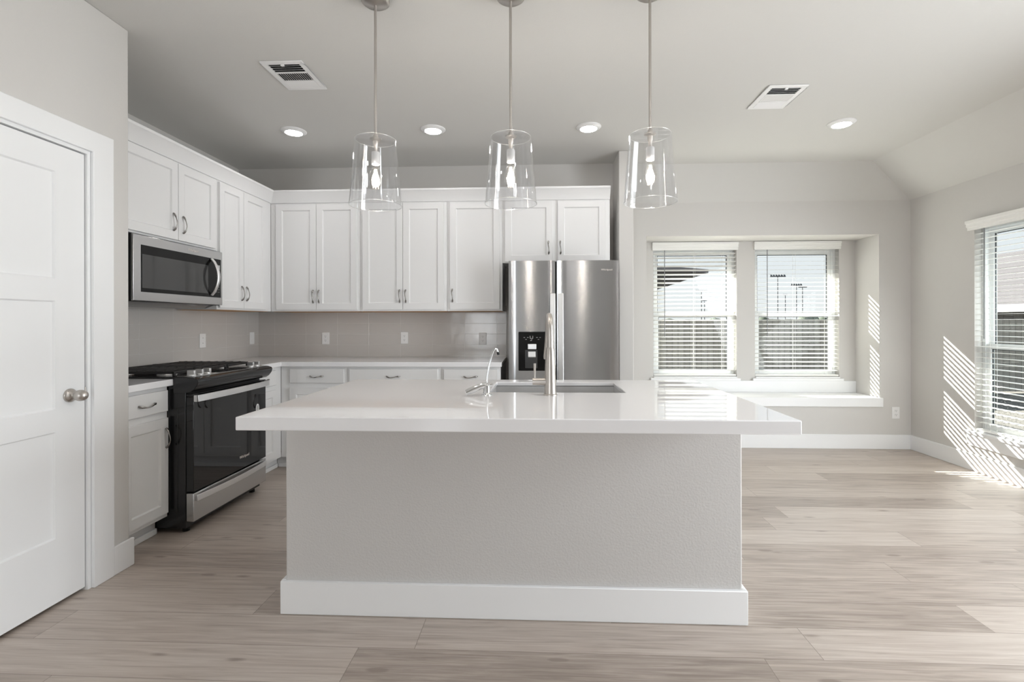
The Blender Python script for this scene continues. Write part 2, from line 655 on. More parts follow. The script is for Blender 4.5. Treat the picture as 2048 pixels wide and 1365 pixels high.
cm = MB()
SX, SY = 3.108, 4.697
top = 2.95
cm.prism([(-2.94 - T, YBACK - T), (SX, YBACK - T), (SX, SY), (XQ1 - 0.06, SY), (XQ1 - 0.06, YB + T), (-2.94 - T, YB + T)], 'Z', ZC, top)
cm.add([(XQ1 - 0.06, SY, ZC), (SX, SY, ZC), (XR, YN, ZS), (XQ1 - 0.06, YN, ZS),
        (XQ1 - 0.06, SY, top), (SX, SY, top), (XR + T, YN + T, top), (XQ1 - 0.06, YN + T, top)],
       [(0, 3, 2, 1), (4, 5, 6, 7)])
cm.add([(SX, YBACK - T, ZC), (SX, SY, ZC), (XR, YN, ZS), (XR, YBACK - T, ZS),
        (SX, YBACK - T, top), (SX, SY, top), (XR + T, YN + T, top), (XR + T, YBACK - T, top)],
       [(0, 1, 2, 3), (4, 7, 6, 5)])
struct(cm.build('ceiling', M['ceiling']))

# pantry wall: door opening DY0..DY1
DY0, DY1, DZ = 1.396, 2.206, 2.052
pw = MB()
pw.prism([(YBACK, 0), (DY0, 0), (DY0, DZ), (DY1, DZ), (DY1, 0), (YP, 0), (YP, ZC), (YBACK, ZC)], 'X', XP - 0.115, XP)
pw.box((-2.94 - T, YP - 0.115, 0), (XP - 0.115, YP, ZC))
pw.box((XL - T, YBACK, 0), (XL, YP - 0.115, ZC))
struct(pw.build('wall_pantry', M['wall'], bevel=0.006))
XLT = -2.94           # the left wall above the cabinets stands further back than the furred-out part below
struct(MB().box((XLT - T, YP, 0), (XL, YB + T, 2.36)).box((XLT - T, YP, 2.36), (XLT, YB + T, top)).build('wall_left', M['wall']))
struct(MB().box((-2.94 - T, YB, 0), (XQ0, YB + T, top)).build('wall_back', M['wall']))
struct(MB().box((XQ0, YQ, 0), (XQ1, YN + T, ZC)).build('wall_partition', M['wall'], bevel=0.006))

nw = MB()
nw.box((XQ1, YN, 0), (NX0, YREC + T, top)).box((NX1, YN, 0), (XR, YREC + T, top))
nw.box((NX0, YN, NZ1), (NX1, YREC + T, top)).box((NX0, YN, 0), (NX1, YREC + T, NZ0 - 0.088))
nw.box((NX0, YREC, NZ0 - 0.088), (NX1, YREC + T, WZ0)).box((NX0, YREC, WZ1), (NX1, YREC + T, NZ1))
nw.box((NX0, YREC, WZ0), (WIN[0][0], YREC + T, WZ1)).box((WIN[0][1], YREC, WZ0), (WIN[1][0], YREC + T, WZ1))
nw.box((WIN[1][1], YREC, WZ0), (NX1, YREC + T, WZ1))
struct(nw.build('wall_nook', M['wall']))

PD0, PD1, PDZ = -0.1, 2.7, 2.25           # assumed unseen opening in the right wall, made for its fill lamp
rw = MB()
rw.box((XR, RWY1, 0), (XR + T, YREC + T, top)).box((XR, PD1, 0), (XR + T, RWY0, top))
rw.box((XR, RWY0, 0), (XR + T, RWY1, RWZ0)).box((XR, RWY0, RWZ1), (XR + T, RWY1, top))
rw.box((XR, PD0, PDZ), (XR + T, PD1, top)).box((XR, YBACK, 0), (XR + T, PD0, top))
struct(rw.build('wall_right', M['wall']))
fw = MB()
LW0, LW1 = -2.05, -0.95                   # opening added behind the camera to carry the other fill lamp
fw.box((XL - T, YBACK - T, 0), (LW0, YBACK, top)).box((LW1, YBACK - T, 0), (XR + T, YBACK, top))
fw.box((LW0, YBACK - T, 0), (LW1, YBACK, 0.4)).box((LW0, YBACK - T, 2.3), (LW1, YBACK, top))
struct(fw.build('wall_front', M['wall']))

# baseboards
BH, BT = 0.140, 0.015


def baseboard(name, a, b):
    struct(MB().box(a, b).build(name, M['trim'], bevel=0.003))


baseboard('baseboard_pantry', (XP, 2.310, 0), (XP + BT, YP + BT, BH))
baseboard('baseboard_nook', (XQ1, YN - BT, 0), (XR, YN, BH))
baseboard('baseboard_right', (XR - BT, PD1, 0), (XR, YN - BT, BH))
baseboard('baseboard_partition', (XQ0, YQ - BT, 0), (XQ1 + BT, YQ, BH))

# backsplash tile
struct(MB().box((XL, YB - 0.010, 0.9145), (-0.318, YB, 1.40)).build('wall_tile_back', M['tile_x']))
struct(MB().box((XL, YP + 0.001, 0.9145), (XL + 0.010, YB - 0.0105, 1.45)).build('wall_tile_left', M['tile_y']))

# window seat board, apron and stools
struct(MB().box((NX0 + 0.001, YN - 0.0005, NZ0 - 0.088), (NX1 - 0.001, YREC - 0.001, NZ0)).box((NX0 - 0.03, YN - 0.022, NZ0 - 0.088), (3.336, YN - 0.0005, NZ0)).build('trim_1', M['trim'], bevel=0.003))
struct(MB().box((NX0 + 0.002, YREC - 0.018, NZ0 + 0.0005), (NX1 - 0.002, YREC - 0.0005, 0.622)).build('trim_2', M['trim'], bevel=0.002))
for k, (a, b) in enumerate(WIN):
    struct(MB().box((a - 0.03, YREC - 0.032, 0.6225), (b + 0.03, YREC - 0.0005, 0.648)).box((a + 0.002, YREC - 0.02, 0.648), (b - 0.002, YREC + 0.06, WZ0 + 0.002)).build('trim_%d' % (k + 3), M['trim'], bevel=0.003))
sb = MB()
sb.box((XR - 0.032, RWY0 - 0.07, RWZ0 - 0.03), (XR - 0.0005, RWY1 + 0.07, RWZ0 - 0.004)).box((XR - 0.018, RWY0 - 0.05, RWZ0 - 0.125), (XR - 0.0005, RWY1 + 0.058, RWZ0 - 0.03))
sb.box((XR - 0.01, RWY0 + 0.002, RWZ0 - 0.004), (XR + 0.07, RWY1 - 0.002, RWZ0 + 0.002))
struct(sb.build('trim_5', M['trim'], bevel=0.003))

# pantry door with casing
cas = MB()
CW = 0.105
a0, a1, b0, b1 = DY0 - CW, DY0 + 0.004, DY1 - 0.004, DY1 + CW
cas.prism([(a0, 0), (a1, 0), (a1, DZ - 0.004), (b0, DZ - 0.004), (b0, 0), (b1, 0), (b1, DZ + 0.094), (a0, DZ + 0.094)], 'X', XP, XP + 0.017)
struct(cas.build('trim_6', M['trim'], bevel=0.003))
jm = MB()
jm.box((XP - 0.11, DY1 - 0.019, 0), (XP - 0.0005, DY1 - 0.0005, DZ - 0.0005)).box((XP - 0.11, DY0 + 0.0005, 0), (XP - 0.0005, DY0 + 0.019, DZ - 0.0005))
jm.box((XP - 0.11, DY0 + 0.019, DZ - 0.019), (XP - 0.0005, DY1 - 0.019, DZ - 0.0005))
jm.box((XP - 0.11, DY1 - 0.032, 0), (XP - 0.052, DY1 - 0.019, DZ - 0.019)).box((XP - 0.11, DY0 + 0.019, 0), (XP - 0.052, DY0 + 0.032, DZ - 0.019))
struct(jm.build('trim_7', M['trim']))
dr0, dr1 = DY0 + 0.022, DY1 - 0.023
door = bpy.data.objects.new('door_1', None)
C.objects.link(door)
door.location = (XP - 0.012, dr0, 0)
door.rotation_euler = (0, 0, R(90))
struct(door)
dw = dr1 - dr0
pn = [(0.137, dw - 0.137, a, b) for a, b in ((0.298, 0.766), (0.866, 1.342), (1.440, 1.911))]
MB().panelled(0, dw, 0.016, DZ - 0.024, pn, 0.0, 0.035, 0.009).build('door_slab', M['trim'], door)
kx, kz = dw - 0.072, 0.918
kn = MB()
kn.lathe([(0.031, 0.0), (0.031, 0.005), (0.0285, 0.009), (0.024, 0.012), (0.017, 0.018), (0.012, 0.022), (0.0115, 0.030)], (kx, 0, kz), (0, -1, 0), 32)
kn.lathe([(0.010, 0.024), (0.016, 0.028), (0.022, 0.036), (0.0252, 0.046), (0.0255, 0.054), (0.024, 0.063), (0.019, 0.072), (0.011, 0.079), (0.002, 0.081)], (kx, 0, kz), (0, -1, 0), 32)
kn.build('door_knob', M['nickel'], door, smooth=True, angle=50)
st = MB()
st.box((dw + 0.0005, -0.003, kz - 0.03), (dw + 0.005, 0.03, kz + 0.03))
st.prism([(dw + 0.003, 0.0), (dw + 0.022, -0.006), (dw + 0.022, -0.010), (dw + 0.003, -0.004)], 'Z', kz - 0.022, kz + 0.026)
st.build('strike_plate', M['nickel'], door, bevel=0.001)


# ------------------------------------------------------------------ windows
def window(name, width, z0, z1, loc, rotz, mid):
    """vinyl single-hung window, local x along the wall, outside is +y"""
    o = bpy.data.objects.new(name, None)
    C.objects.link(o)
    o.location = loc
    o.rotation_euler = (0, 0, rotz)
    struct(o)
    w = width
    f = MB()
    ft, d0, d1 = 0.030, 0.062, 0.128
    f.box((0.001, d0, z0), (ft, d1, z1)).box((w - ft, d0, z0), (w - 0.001, d1, z1)).box((ft, d0, z0), (w - ft, d1, z0 + ft)).box((ft, d0, z1 - ft), (w - ft, d1, z1))
    f.build('window_frame', M['vinyl'], o, bevel=0.002)
    for nm, a, b, y0, s in (('upper_sash', mid - 0.012, z1 - ft, 0.098, 0.034), ('lower_sash', z0 + ft, mid + 0.024, 0.070, 0.040)):
        q = MB()
        x0, x1 = ft + 0.001, w - ft - 0.001
        q.box((x0, y0, a), (x0 + s, y0 + 0.026, b)).box((x1 - s, y0, a), (x1, y0 + 0.026, b))
        q.box((x0 + s, y0, a), (x1 - s, y0 + 0.026, a + s)).box((x0 + s, y0, b - s), (x1 - s, y0 + 0.026, b))
        sash = q.build(nm, M['vinyl'], o, bevel=0.002)
        g = MB()
        gx0, gx1, ga, gb = x0 + s, x1 - s, a + s, b - s
        t_ = 0.006
        for p_, r_ in (((gx0, y0 + 0.009, ga), (gx0 + t_, y0 + 0.017, gb)), ((gx1 - t_, y0 + 0.009, ga), (gx1, y0 + 0.017, gb)),
                       ((gx0, y0 + 0.009, ga), (gx1, y0 + 0.017, ga + t_)), ((gx0, y0 + 0.009, gb - t_), (gx1, y0 + 0.017, gb))):
            g.box(p_, r_)
        g.build('glazing_spacer', M['gasket'], sash)
        MB().box((gx0, y0 + 0.011, ga), (gx1, y0 + 0.015, gb)).build('pane', M['window_glass'], sash)
    if True:
        lk = MB()
        lk.box((w / 2 - 0.03, 0.058, mid + 0.010), (w / 2 + 0.03, 0.070, mid + 0.024))
        lk.build('sash_lock', M['vinyl'], o, bevel=0.002)
    return o


window('window_1', WIN[0][1] - WIN[0][0], WZ0, WZ1, (WIN[0][0], YREC, 0), 0, 1.315)
window('window_2', WIN[1][1] - WIN[1][0], WZ0, WZ1, (WIN[1][0], YREC, 0), 0, 1.315)
window('window_3', RWY1 - RWY0, RWZ0, RWZ1, (XR, RWY1, 0), R(-90), 1.035)


# ------------------------------------------------------------------ blinds
def blind(label, width, z0, z1, loc, rotz, tilt, wand_x, wand_len, cords, vproj=0.03, vh=0.085, vover=0.012, ydep=0.028):
    """local x along the window, room side is -y; z measured from loc"""
    o = thing('window_blind', label, 'window blind', loc, rotz, 'white slatted window blinds')
    w = width
    v = MB()
    # moulded valance with three steps and short returns
    prof = [(0.0, z1 - vh), (-vproj * 0.55, z1 - vh), (-vproj * 0.55, z1 - vh * 0.72), (-vproj * 0.78, z1 - vh * 0.66), (-vproj * 0.78, z1 - vh * 0.36),
            (-vproj, z1 - vh * 0.30), (-vproj, z1), (0.0, z1)]
    v.prism(prof, 'X', -vover, w + vover)
    v.build('valance', M['slat'], o, bevel=0.0015)
    pitch, sw, th = 0.0445, 0.0435, 0.0026
    n = int((z1 - vh - z0 - 0.03) / pitch) + 1
    s = MB()
    ca, sa = math.cos(tilt), math.sin(tilt)
    for k in range(n):
        zc = z1 - vh + 0.012 - k * pitch
        if zc < z0 + 0.035:
            break
        q = []
        for dy, dz in ((-sw / 2, -th / 2), (sw / 2, -th / 2), (sw / 2, th / 2), (-sw / 2, th / 2)):
            q.append((ydep + dy * ca - dz * sa, zc + dy * sa + dz * ca))
        s.prism(q, 'X', 0.004, w - 0.004)
    s.build('slats', M['slat'], o)
    MB().box((0.004, ydep - 0.025, z0 + 0.006), (w - 0.004, ydep + 0.025, z0 + 0.024)).build('bottom_rail', M['slat'], o, bevel=0.003)
    for cx_ in cords:
        c = MB()
        for yy in (ydep - 0.027, ydep + 0.027):
            c.tube([(cx_, yy, z1 - vh), (cx_, yy, z0 + 0.024)], 0.0011, 6)
        c.build('ladder_cord', M['slat'], o)
    wd = MB()
    wd.tube([(wand_x, ydep - 0.036, z1 - vh + 0.005), (wand_x, ydep - 0.038, z1 - vh - wand_len)], 0.0042, 8)
    wd.build('tilt_wand', M['wand'], o, smooth=True)
    return o


bw0 = WIN[0][1] - WIN[0][0]
bw1 = WIN[1][1] - WIN[1][0]
blind('white slatted blind on the window-seat window next to the fridge wall', bw0, 0, 2.092 - WZ0, (WIN[0][0], YREC, WZ0), 0, R(-14), 0.118, 0.92, (0.44, 0.74))
blind('white slatted blind on the window-seat window with tall light poles outside', bw1, 0, 2.092 - WZ0, (WIN[1][0], YREC, WZ0), 0, R(8), 0.125, 0.92, (0.42, 0.75))
blind('white slatted blind on the side wall window with sun stripes beneath', RWY1 - RWY0, 0, 2.085 - RWZ0, (XR, RWY1, RWZ0), R(-90), R(2), 0.10, 0.90, (0.14, 0.70), vproj=0.045, vh=0.082, vover=0.04)

# ------------------------------------------------------------------ cabinet pull (one mesh shared by every pull)
def make_pull(sag):
    src = MB()
    NP = 17
    L_ = 0.118
    path, rr, ff = [], [], []
    for i in range(NP):
        t = i / (NP - 1)
        z = (t - 0.5) * L_
        y = -0.004 - 0.024 * math.sin(math.pi * t) ** 0.8
        path.append((sag * math.sin(math.pi * t) + 0.0035 * math.sin(2 * math.pi * t), y, z))
        a = abs(t - 0.5) * 2
        rr.append(0.0027 + 0.0046 * math.exp(-((a - 0.78) / 0.22) ** 2) + 0.0012 * (1 - a))
        ff.append(0.75)
    src.tube(path, rr, 10, ff, up=(1, 0, 0))
    for e in (-1, 1):
        src.lathe([(0.0045, 0), (0.0040, 0.008)], (0, 0, e * L_ * 0.46), (0, -1, 0), 10)
    p = src.build('handle', M['pull'], smooth=True, angle=60)
    me = p.data
    bpy.data.objects.remove(p)
    return me


PULL = make_pull(0.0)          # upright pulls on doors
PULL_FLAT = make_pull(0.009)   # drawer pulls, sagging a little in the middle


def pull(parent, x, y, z, horizontal=False):
    o = bpy.data.objects.new('handle', PULL_FLAT if horizontal else PULL)
    C.objects.link(o)
    o.parent = parent
    o.location = (x, y, z)
    if horizontal:
        o.rotation_euler = (0, R(90), 0)
    return o


def cabinet(name, label, loc, rotz, W, D, z0, z1, doors, drawers=(), toe=False, group=None, under=None, stile=0.055, toe_ext=(0.0, 0.0)):
    """box front at local y=0, facing -y; doors: (x0,x1,z0,z1,handle x or None,handle z)"""
    o = thing(name, label, 'cabinet', loc, rotz, group)
    b = MB()
    b.box((0.0005, 0, (0.105 if toe else z0)), (W - 0.0005, D, z1))
    b.build('cabinet_body', M['cabinet'], o, bevel=0.0015)
    if toe:
        MB().box((0.0005 - toe_ext[0], 0.075, 0.0), (W - 0.0005 + toe_ext[1], 0.30, 0.1045)).build('toe_kick', M['cabinet'], o)
        MB().box((0.001 - max(0.0, toe_ext[0] - 0.016), 0.060, 0.0), (W - 0.001 + max(0.0, toe_ext[1] - 0.016), 0.0745, 0.035)).build('toe_moulding', M['trim'], o, bevel=0.004)
    if under:
        MB().box((0.015, 0.02, z0 - 0.003), (W - 0.015, D - 0.01, z0 - 0.0002)).build('underside_panel', M['raw_wood'], o)
    for (x0, x1, a, c, hx, hz) in doors:
        d = MB().shaker(x0, x1, a, c, stile).build('door', M['cabinet'], o, bevel=0.0012)
        if hx is not None:
            pull(d, hx, -0.02, hz)
    for (x0, x1, a, c) in drawers:
        d = MB().box((x0, -0.02, a), (x1, -0.0003, c)).build('drawer', M['cabinet'], o, bevel=0.004)
        pull(d, (x0 + x1) / 2, -0.02, (a + c) / 2, True)
    return o


# ------------------------------------------------------------------ upper cabinets
UZ0, UZ1, UT, UB = 1.345, 2.33, 2.305, 1.360
GU = 'white shaker wall cabinets'
XU = -2.420            # face frame of the left run
YU = 4.297             # face frame of the back run
DL = XU - XL - 0.0005
DB = YB - YU - 0.0005
cabinet('wall_cabinet', 'short white two-door wall cabinet above the microwave', (XU, YP + 0.003, 0), R(90), 3.556 - YP - 0.003, DL, 1.782, UZ1,
        [(3.145 - 0.745 - YP, 3.143 - YP - 0.003, 1.795, UT, 3.098 - YP - 0.003, 1.907), (3.147 - YP - 0.003, 3.522 - YP - 0.003, 1.795, UT, 3.155 - YP + 0.03 - 0.003, 1.903)], group=GU)
y0 = 3.556
cabinet('wall_cabinet', 'tall white two-door wall cabinet at the left corner beside the microwave', (XU, y0, 0), R(90), YU - y0 - 0.001, DL, UZ0, UZ1,
        [(3.567 - y0, 3.862 - y0, UB, UT, 3.830 - y0, 1.480), (3.866 - y0, 4.193 - y0, UB, UT, 3.890 - y0 + 0.004, 1.480)], group=GU, under=True)
x0 = -2.419
cabinet('wall_cabinet', 'tall white two-door wall cabinet on the back wall nearest the left corner', (x0, YU, 0), 0, -1.602 - x0, DB, UZ0, UZ1,
        [(-2.364 - x0, -1.997 - x0, UB, UT, -2.022 - x0, 1.477), (-1.994 - x0, -1.627 - x0, UB, UT, -1.969 - x0, 1.477)], group=GU, under=True)
x0 = -1.602
cabinet('wall_cabinet', 'tall white two-door wall cabinet in the middle of the back wall', (x0, YU, 0), 0, -0.820 - x0, DB, UZ0, UZ1,
        [(-1.576 - x0, -1.215 - x0, UB, UT, -1.241 - x0, 1.477), (-1.212 - x0, -0.846 - x0, UB, UT, -1.186 - x0, 1.477)], group=GU, under=True)
x0 = -0.820
cabinet('wall_cabinet', 'tall white single-door wall cabinet just left of the fridge', (x0, YU, 0), 0, -0.329 - x0, DB, UZ0, UZ1,
        [(-0.793 - x0, -0.352 - x0, UB, UT, -0.770 - x0, 1.481)], group=GU, under=True)
x0 = -0.329
cabinet('wall_cabinet', 'short white two-door wall cabinet above the fridge', (x0, YU, 0), 0, 0.612 - x0, DB, 1.766, UZ1,
        [(-0.306 - x0, 0.112 - x0, 1.775, UT, 0.077 - x0, 1.896), (0.157 - x0, 0.572 - x0, 1.775, UT, 0.180 - x0, 1.896)], group=GU)

# crown board on top of both runs, one mitred length
cr = MB()
cprof = [(0.0, UZ1 - 0.012), (0.012, UZ1 - 0.012), (0.016, UZ1 + 0.0), (0.052, UZ1 + 0.072), (0.058, UZ1 + 0.076), (0.060, UZ1 + 0.092), (0.0, UZ1 + 0.092)]
pts = []
for d, z in cprof:
    pts.append([(XU + d, YP + 0.002, z), (XU + d, YU - d, z), (0.612, YU - d, z)])
n = len(cprof)
vs = [p for q in pts for p in q]
fs = []
for i in range(n):
    j = (i + 1) % n
    for k in range(2):
        fs.append((i * 3 + k, i * 3 + k + 1, j * 3 + k + 1, j * 3 + k))
fs += [tuple(i * 3 for i in range(n)), tuple(i * 3 + 2 for i in reversed(range(n)))]
cr.add(vs, fs)
struct(cr.build('trim_8', M['cabinet'], bevel=0.001))

# ------------------------------------------------------------------ base cabinets
GB = 'white shaker base cabinets'
XF, YF = -2.195, 4.050     # face frames
ZB = 0.8755
DLb = XF - XL - 0.0005
DBb = YB - YF - 0.0005
cabinet('base_cabinet', 'white base cabinet with drawer and door between pantry wall and range', (XF, YP + 0.018, 0), R(90), 2.783 - YP - 0.018, DLb, 0, ZB,
        [(0.018, 2.767 - YP - 0.018, 0.135, 0.690, 2.747 - YP - 0.018, 0.575)], [(0.018, 2.767 - YP - 0.018, 0.728, 0.852)], True, GB)
y0 = 3.560
cabinet('base_cabinet', 'white base cabinet with drawer and door between range and inside corner', (XF, y0, 0), R(90), YF - y0 - 0.001, DLb, 0, ZB,
        [(0.015, 0.385, 0.135, 0.690, 0.045, 0.575)], [(0.015, 0.385, 0.728, 0.852)], True, GB, toe_ext=(0.0, 0.0755))
for nm, xa, xb, dd in (('white base cabinet under the back counter nearest the left corner', -2.1945, -1.622, (-2.111, -1.645)),
                       ('widest white base cabinet in the middle of the back counter', -1.622, -0.826, (-1.601, -0.850)),
                       ('narrow white base cabinet under the counter end beside the fridge', -0.826, -0.327, (-0.802, -0.348))):
    a, b = dd[0] - xa, dd[1] - xa
    if b - a > 0.6:
        ds = [(a, (a + b) / 2 - 0.0015, 0.135, 0.695, (a + b) / 2 - 0.03, 0.58), ((a + b) / 2 + 0.0015, b, 0.135, 0.695, (a + b) / 2 + 0.03, 0.58)]
    else:
        ds = [(a, b, 0.135, 0.695, b - 0.03, 0.58)]
    cabinet('base_cabinet', nm, (xa, YF, 0), 0, xb - xa, DBb, 0, ZB, ds, [(a, b, 0.735, 0.855)], True, GB, toe_ext=(0.0735, 0.0) if xa < -2 else (0.0, 0.0))

# countertops
ct = MB().box((XL + 0.0005, YP + 0.001, 0.876), (-2.154, 2.783, 0.914)).build('countertop', M['quartz'], bevel=0.003)
tag(ct, 'small piece of white quartz countertop between pantry wall and range', 'countertop')
cl = MB()
xi, yi = -2.170, 4.005
cl.prism([(XL + 0.0105, 3.557), (xi, 3.557), (xi, yi), (-0.316, yi), (-0.316, YB - 0.0105), (XL + 0.0105, YB - 0.0105)], 'Z', 0.876, 0.914)
cl = cl.build('countertop', M['quartz'], bevel=0.003)
tag(cl, 'white quartz L-shaped countertop running along the tiled back wall', 'countertop')


# ------------------------------------------------------------------ outlets
def outlet(label, loc, facing_rot, kind='duplex'):
    o = thing('wall_outlet' if kind != 'switch' else 'light_switch', label, 'outlet' if kind != 'switch' else 'switch', loc, facing_rot, 'white wall plates')
    MB().box((-0.036, -0.006, -0.057), (0.036, -0.0003, 0.057)).build('cover_plate', M['plastic'], o, bevel=0.003)
    if kind == 'duplex':
        for s in (-1, 1):
            r = MB().lathe([(0.0165, 0), (0.0165, 0.0025)], (0, -0.006, s * 0.0195), (0, -1, 0), 24).build('socket', M['plastic'], o, smooth=True)
            q = MB()
            for dx in (-0.006, 0.006):
                q.box((dx - 0.001, -0.0092, s * 0.0195 - 0.001), (dx + 0.001, -0.0085, s * 0.0195 + 0.007))
            q.lathe([(0.0025, 0), (0.0025, 0.0006)], (0, -0.0086, s * 0.0195 - 0.008), (0, -1, 0), 10)
            q.build('slots', M['slot'], r)
    elif kind == 'switch':
        MB().box((-0.0165, -0.0085, -0.033), (0.0165, -0.006, 0.033)).build('rocker', M['plastic'], o, bevel=0.001)
    else:
        for s in (-1, 1):
            MB().lathe([(0.003, 0), (0.003, 0.0008)], (0, -0.006, s * 0.021), (0, -1, 0), 10).build('screw', M['slot'], o)
    return o


yt = YB - 0.010
outlet('white outlet on the left tiled wall behind the range', (XL + 0.010, 3.845, 1.100), R(90), 'screws')
outlet('white rocker switch plate on the left tiled wall near the corner', (XL + 0.010, 4.525, 1.097), R(90), 'switch')
outlet('white outlet on the back tile, nearest the left corner', (-2.071, yt, 1.092), 0)
outlet('white outlet on the back tile, middle of the three', (-1.300, yt, 1.096), 0)
outlet('white outlet on the back tile, nearest the fridge', (-0.545, yt, 1.088), 0)
outlet('white outlet low on the wall right of the window seat', (3.464, YN, 0.354), 0)

# ------------------------------------------------------------------ gas range
RY0, RY1 = 2.787, 3.553
rg = thing('gas_range', 'black and stainless slide-in gas range with oven below the microwave', 'range', (-2.42, 3.17, 0))
off = rg.location
XD = -2.040            # oven door face
b = MB(off)
b.box((XL + 0.02, RY0 + 0.002, 0.03), (-2.088, RY1 - 0.002, 0.905))
for k in range(3):
    yk = 0.010 + 0
    b.box((-2.30 + 0.055 * k + 0.04, RY0 - 0.001, 0.12), (-2.285 + 0.055 * k + 0.04, RY0 + 0.004, 0.74))
body = b.build('body', M['black'], rg, bevel=0.004)
for xx in (-2.12, -2.62):
    for yy in (RY0 + 0.05, RY1 - 0.05):
        MB(off).lathe([(0.02, 0), (0.02, 0.03)], (xx, yy, 0), (0, 0, 1), 14).build('foot', M['black_plastic'], rg)
ck = MB(off)
ck.box((XL + 0.012, RY0 - 0.012, 0.9146), (-2.10, RY1 + 0.012, 0.926))
ck.build('cooktop', M['black'], rg, bevel=0.003)
# front control fascia, curved
fa = MB(off)
prof = [(-2.15, 0.9275), (-2.10, 0.9275), (-2.03, 0.922), (-2.004, 0.914), (-1.997, 0.902), (-2.003, 0.880), (-2.022, 0.855), (-2.045, 0.838), (-2.085, 0.832), (-2.15, 0.832)]
fa.prism([(x, z) for x, z in prof], 'Y', RY0 - 0.014, RY1 + 0.014)
fas = fa.build('control_fascia', M['black'], rg, bevel=0.003)
sp = MB(off)
sp.add([(-2.145, RY0 + 0.01, 0.9282), (-2.035, RY0 + 0.01, 0.9236), (-2.035, RY1 - 0.01, 0.9236), (-2.145, RY1 - 0.01, 0.9282),
        (-2.145, RY0 + 0.01, 0.9302), (-2.035, RY0 + 0.01, 0.9256), (-2.035, RY1 - 0.01, 0.9256), (-2.145, RY1 - 0.01, 0.9302)],
       [(0, 3, 2, 1), (4, 5, 6, 7), (0, 1, 5, 4), (1, 2, 6, 5), (2, 3, 7, 6), (3, 0, 4, 7)])
sp.build('control_strip', M['steel'], rg)
dp = MB(off)
dp.box((-2.132, 3.05, 0.9293), (-2.055, 3.36, 0.9312))
dp.build('control_display', M['black_glass'], rg)
for ky in (2.835, 2.905, 2.972, 3.435, 3.505):
    kb = MB(off)
    kb.lathe([(0.024, 0), (0.024, 0.006), (0.021, 0.008)], (-2.085, ky, 0.928), (0.05, 0, 1), 24)
    kb.box((-2.108, ky - 0.008, 0.934), (-2.062, ky + 0.008, 0.960))
    kb.build('knob', M['steel_bright'], rg, bevel=0.002, smooth=True)
# grates: three cast iron sections, and burners below them
for k in range(3):
    g0 = RY0 + 0.012 + k * 0.2475
    g1 = g0 + 0.243
    g = MB(off)
    zt = 0.957
    gx0, gx1 = XL + 0.055, -2.165
    for yy in (g0 + 0.006, g1 - 0.006):
        g.box((gx0, yy - 0.006, zt - 0.016), (gx1, yy + 0.006, zt))
    for xx in (gx0 + 0.006, (gx0 + gx1) / 2, gx1 - 0.006):
        g.box((xx - 0.006, g0, zt - 0.016), (xx + 0.006, g1, zt - 0.002))
    for j in range(1, 9):
        xx = gx0 + (gx1 - gx0) * j / 9
        g.box((xx - 0.005, g0 + 0.004, zt - 0.012), (xx + 0.005, g1 - 0.004, zt + 0.003))
    for xx in (gx0 + 0.006, gx1 - 0.006):
        for yy in (g0 + 0.008, g1 - 0.008):
            g.box((xx - 0.007, yy - 0.007, 0.9265), (xx + 0.007, yy + 0.007, zt - 0.004))
    g.build('grate', M['iron'], rg, bevel=0.003)
for bx, by in ((-2.30, RY0 + 0.13), (-2.58, RY0 + 0.13), (-2.44, (RY0 + RY1) / 2), (-2.30, RY1 - 0.13), (-2.58, RY1 - 0.13)):
    bu = MB(off)
    bu.lathe([(0.055, 0.926), (0.052, 0.932), (0.042, 0.933), (0.042, 0.940), (0.030, 0.942)], (bx, by, 0), (0, 0, 1), 26)
    bu.build('burner', M['steel_bright'], rg, smooth=True)
# oven door: black glass slab with steel handle bar
od = MB(off).box((-2.086, RY0 + 0.004, 0.246), (XD, RY1 - 0.004, 0.824)).build('oven_door', M['black_glass'], rg, bevel=0.003)


def bowed_bar(off, y0, y1, z0, z1, xin, xout, bow, th):
    """flat bar along Y, ends returned to the door, bowing out in the middle"""
    q = MB(off)
    N = 20
    ring = []
    for i in range(N + 1):
        t = i / N
        y = y0 + (y1 - y0) * t
        x = xout + bow * math.sin(math.pi * t)
        ring.append((x, y))
    vs, fs = [], []
    for x, y in ring:
        vs += [(x - th, y, z0), (x, y, z0), (x, y, z1), (x - th, y, z1)]
    for i in range(N):
        for k in range(4):
            k2 = (k + 1) % 4
            fs.append((i * 4 + k, i * 4 + k2, (i + 1) * 4 + k2, (i + 1) * 4 + k))
    fs += [(3, 2, 1, 0), (N * 4, N * 4 + 1, N * 4 + 2, N * 4 + 3)]
    q.add(vs, fs)
    for a, c in ((y0, y0 + 0.022), (y1 - 0.022, y1)):
        q.box((xin, a, z0), (xout - th * 0.2, c, z1))
    return q


